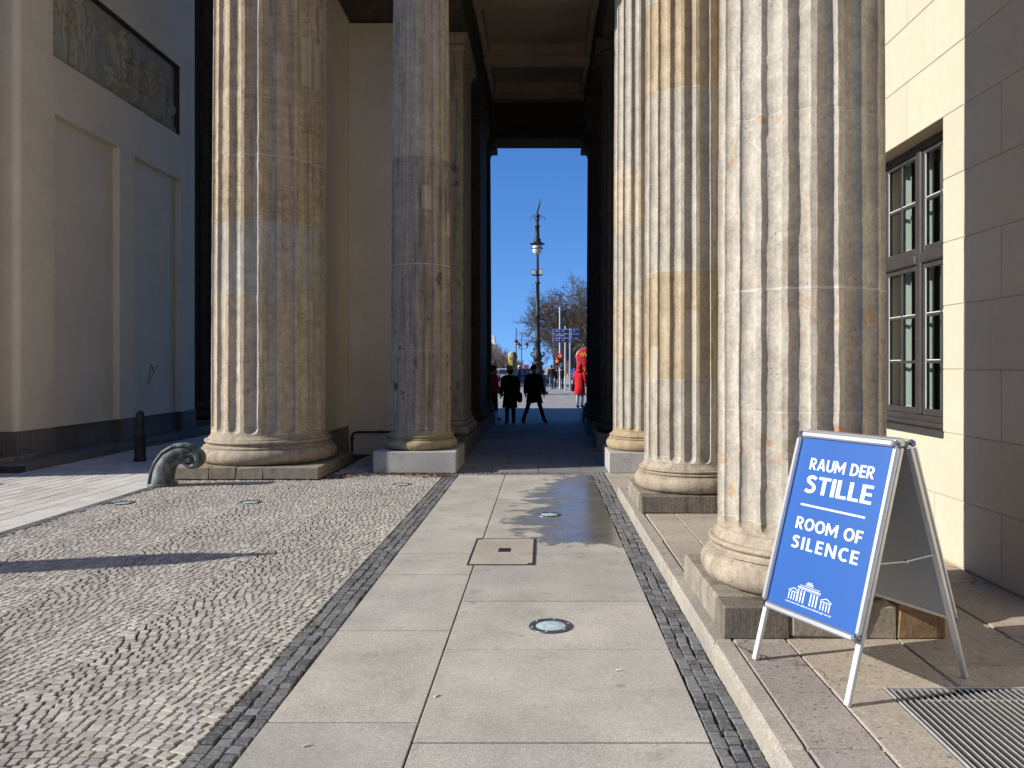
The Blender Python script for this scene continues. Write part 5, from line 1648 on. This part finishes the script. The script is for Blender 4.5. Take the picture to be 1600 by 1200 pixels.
# cars
def car(label, x, y, L, col, flip=1):
    t = thing('parked_car', label, 'car', (x, y, 0), 'cars on the street')
    prof = [(-.5,.30),(-.5,.62),(-.48,.82),(-.40,.93),(-.30,1.36),(-.20,1.46),(.08,1.47),(.16,1.42),(.28,1.02),(.44,.86),(.49,.70),(.5,.45),(.49,.28)]
    W = 1.75; q = MB(); n = len(prof); vs = []
    for s, ins in ((-1,.0),(-1,.06),(1,.06),(1,.0)): pass
    secs = [(-.5*W+.0, 0), (-.5*W+.04, .02), (.5*W-.04, .02), (.5*W, 0)]
    for yy, g in secs:
        for px, pz in prof:
            taper = .16 if (pz > 1.0) else 0
            ysc = yy*(1-taper); zz = pz+(g if pz > .8 else 0)
            vs.append((x+flip*px*L, y+ysc, zz))
    fs = [(j*n+i, j*n+(i+1)%n, (j+1)*n+(i+1)%n, (j+1)*n+i) for j in range(3) for i in range(n)] + [tuple(range(n))[::-1], tuple(range(3*n, 4*n))]
    q.add(vs, fs, False); q.build('body', simple('car_paint', col, .22, .3, .03, 2, spec=.6), t)
    gl = simple('car_glass', (.02,.025,.03), .06, 0, .02, 2, spec=.7)
    for (a, b) in ((-.27,-.05),(-.035,.14)):
        q = MB(); yy = y-.5*W*.86-.005
        q.add([(x+flip*a*L,yy-.09,.97),(x+flip*(b+.05 if b > .1 else b)*L,yy-.09,.97),(x+flip*b*L,yy,1.38),(x+flip*(a+.03)*L,yy,1.38)], [(0,1,2,3)]); q.build('window', gl, t)
    for px in (-.31,.31):
        q = MB(); cx, cy = x+flip*px*L, y-.5*W
        q.tube([(cx,cy-.02,.32),(cx,cy+.2,.32)], .32, 20); w = q.build('tyre', M['blackmetal'], t)
        q = MB(); q.tube([(cx,cy-.035,.32),(cx,cy-.01,.32)], .08, 10)
        for i in range(5): a = 2*PI*i/5; q.tube([(cx,cy-.03,.32),(cx+.21*math.cos(a),cy-.03,.32+.21*math.sin(a))], .04, 6)
        q.tube([(cx+.21*math.cos(a),cy-.03,.32+.21*math.sin(a)) for a in [2*PI*i/20 for i in range(21)]], .025, 6, False)
        q.build('rim', M['alu'], w)
    q = MB(); q.cbox(x+flip*.44*L, y-.5*W-.01, .66, x+flip*.497*L, y-.5*W+.25, .80, .03); q.build('headlight', M['globe'], t)
    q = MB(); q.cbox(x-flip*.503*L, y-.5*W-.01, .68, x-flip*.46*L, y-.5*W+.2, .86, .02); q.build('tail_light', simple('tail_red', (.3,.01,.01), .3), t)
    return t
car('dark blue car with bright wheels waiting behind the striding man', -1.35, 63.5, 4.4, (.012,.02,.06))
car('white car half hidden behind the bicycle', -4.2, 70.0, 4.3, (.62,.62,.62), -1)
car('pale blue grey car far off beyond the barrier', -6.6, 84.0, 4.3, (.20,.26,.34))

# barrier
def barrier(x0, x1, y, label):
    t = thing('barrier', label, 'barrier', ((x0+x1)/2, y, 0), 'steel crowd barriers')
    for zz in (.25,.55,.85,1.08):
        q = MB(); q.tube([(x0,y,zz),(x1,y,zz)], .025, 6); q.build('rail', M['zinc'], t)
    n = max(2, int((x1-x0)/1.2)+1)
    for i in range(n):
        xx = x0+(x1-x0)*i/(n-1); q = MB(); q.tube([(xx,y,0),(xx,y,1.1)], .035, 8); q.build('post', M['zinc'], t)
barrier(-4.6, -2.35, 57.5, 'grey barrier rails at the road edge beside the woman in the yellow hat')
barrier(1.5, 3.6, 59.5, 'grey barrier rails at the road edge beside the direction sign pole')
t = thing('street_bollard', 'dark bollard with a grey foot before the left barrier', 'bollard', (-3.2, 55.5, 0))
q = MB(); q.lathe(-3.2,55.5,[(.09,0),(.09,.55),(.085,.56)],12); q.build('foot', M['zinc'], t); q = MB(); q.lathe(-3.2,55.5,[(.085,.561),(.08,1.0),(.02,1.06)],12); q.build('post', M['blackmetal'], t)
t = thing('sandwich_board', 'small yellow and white board on the square behind the woman', 'sign', (-2.65, 50, 0))
q = MB(); q.cbox(-2.95,49.95,.02,-2.5,50.0,.42,.01); q.build('panel', simple('board_yellow', (.65,.42,.12), .6), t); q = MB(); q.box(-2.80,49.94,.05,-2.52,49.949,.2); q.build('print', M['white_print'], t)
t = thing('street_sign', 'pink and white street poster beyond the lamps', 'sign', (-2.2, 105, 0))
q = MB(); q.tube([(-2.2,105,0),(-2.2,105,1.4)], .08, 8); q.build('post', M['zinc'], t)
q = MB(); q.cbox(-2.7,104.9,1.2,-2.0,105,1.9,.02); q.build('panel', simple('poster_pink', (.34,.07,.17), .6), t)

# buildings far off
wb = thing('white_building', 'white tower block rising above the far wood', 'building', (-26, 400, 0))
q = MB(); q.cbox(-31,400,0,-24.6,412,13.5,.1); q.build('wall', simple('far_white', (.80,.80,.78), .8), wb)
q = MB(); q.cbox(-30,402,13.5,-25.4,410,17.6,.1); q.build('upper_wall', simple('far_white_b', (.78,.78,.75), .8), wb)
q = MB()
for zz in (10.0,11.8): q.box(-30.6,399.95,zz,-25.0,399.999,zz+.9)
q.build('window', M['pane'] if False else simple('far_window', (.25,.28,.30), .3), wb)

# ------------------------------------------------------------------ bare trees
def bare_tree_mesh(seed, H, spread, levels=7, thick=.28, twig=.018):
    rnd = random.Random(seed)
    trunk, crown = MB(), MB()
    def grow(p, d, L, r, lev):
        seg = 3 if lev < 3 else 2
        pts, rad = [p], [r]
        dd = d.copy()
        for i in range(seg):
            dd = (dd + Vector((rnd.uniform(-1,1), rnd.uniform(-1,1), rnd.uniform(-.5,.7)))*.16).normalized()
            p = p + dd*L/seg; pts.append(p); rad.append(max(twig*.6, r*(1-(i+1)/seg*.35)))
        (trunk if lev == 0 else crown).tube(pts, rad, 7 if lev == 0 else (5 if lev < 3 else 3), lev < 2)
        if lev >= levels: return
        nb = rnd.choice((3,3,4)) if lev < 4 else rnd.choice((2,3,3))
        for b in range(nb):
            a = rnd.uniform(0, 2*PI); tilt = rnd.uniform(.35, .95) * (spread if lev < 2 else 1.0)
            o = dd.orthogonal().normalized(); o2 = dd.cross(o)
            nd = (dd*math.cos(tilt) + (o*math.cos(a)+o2*math.sin(a))*math.sin(tilt)); nd.z += .10; nd.normalize()
            k = rnd.choice(range(1, len(pts))) if (lev > 0 or b > 1) else -1
            if lev == 0 and k == 1: k = 2
            grow(pts[k], nd, L*rnd.uniform(.62,.84), max(twig, rad[k]*rnd.uniform(.55,.72)), lev+1)
    grow(Vector((0,0,-.1)), Vector((0,0,1)), H*.26, thick, 0)
    return trunk, crown
bark = simple('bark', (.075,.06,.046), .95, 0, .3, 2.5)
twigm = simple('twig_bark', (.085,.066,.05), .95, 0, .25, 1.2)
variants = []
for sd in (3, 11, 19):
    a, b = bare_tree_mesh(sd, 14.0, 1.15)
    variants.append((a.mesh('trunk', bark), b.mesh('crown', twigm)))
TG = 'bare winter trees beyond the square'
tl_ = ['tall bare tree rising behind the direction sign', 'bare tree whose boughs reach over the tall lamp', 'bare tree behind the red flag', 'bare tree far behind the traffic light', 'bare tree deep in the row behind the direction sign',
       'bare tree at the back beside the lamp shaft', 'bare tree at the far edge of the wood by the lamp foot', 'bare tree filling the gap below the direction panels', 'bare tree at the far end of the row', 'low bare tree behind the signals']
spots = [(x, y, s_*1.25, v, r) for x, y, s_, v, r in [(5.5,92,1.02,0,.3),(3.6,100,.92,1,2.0),(8.2,98,1.08,2,4.0),(4.2,118,.95,0,3.1),(8.5,122,1.1,1,5.2),(4.8,140,.9,2,1.1),(2.2,150,.82,1,.6),(6.5,108,.85,2,2.6),(4.6,175,1.0,0,4.5),(7.0,150,1.15,1,3.6)]]
def tree(x, y, s, v, rz, label):
    t = thing('bare_tree', label, 'tree', (x, y, 0), TG)
    for nm, me in zip(('trunk','crown'), variants[v]):
        o = bpy.data.objects.new(nm, me); COL.objects.link(o); o.parent = t
    t.rotation_euler = (0,0,rz); t.scale = (s,s,s)
for (x, y, s, v, rz), lab in zip(spots, tl_): tree(x, y, s, v, rz, lab)
# far wood on both sides of the avenue: reads as one mass
q_rnd = random.Random(5)
wood = MB()
for k in range(11000):
    if k % 2 != 0: x = q_rnd.uniform(-60,-8.3); y = 200 + q_rnd.uniform(0,110); 
    else: x = q_rnd.uniform(3.5,30); y = 165+q_rnd.uniform(0,90)
    edge = min(1, (-7.5-x)/9) if x < 0 else 1
    h = ((9.5 if x < 0 else 13.5) + 2.5*mnoise.noise((x*.2, y*.05, 1)))*max(.35, edge)
    z = q_rnd.uniform(.5, h)
    dx, dy, dz = q_rnd.uniform(-1.6,1.6), q_rnd.uniform(-1,1), q_rnd.uniform(.6,2.6)
    wood.tube([(x,y,z-dz*.5),(x+dx*.5,y,z+q_rnd.uniform(-.2,.2)),(x+dx,y+dy,z+dz*.5)], [.10,.07,.03], 3, False)
    if k % 3 == 0: wood.tube([(x,y,0),(x,y,h*.7)], [.16,.06], 4, False)
o = wood.build('wood', simple('far_wood_bark', (.15,.115,.085), .95, 0, .25, .3)); props(o, 'brown leafless wood along both sides of the far avenue', None, None, 'stuff')
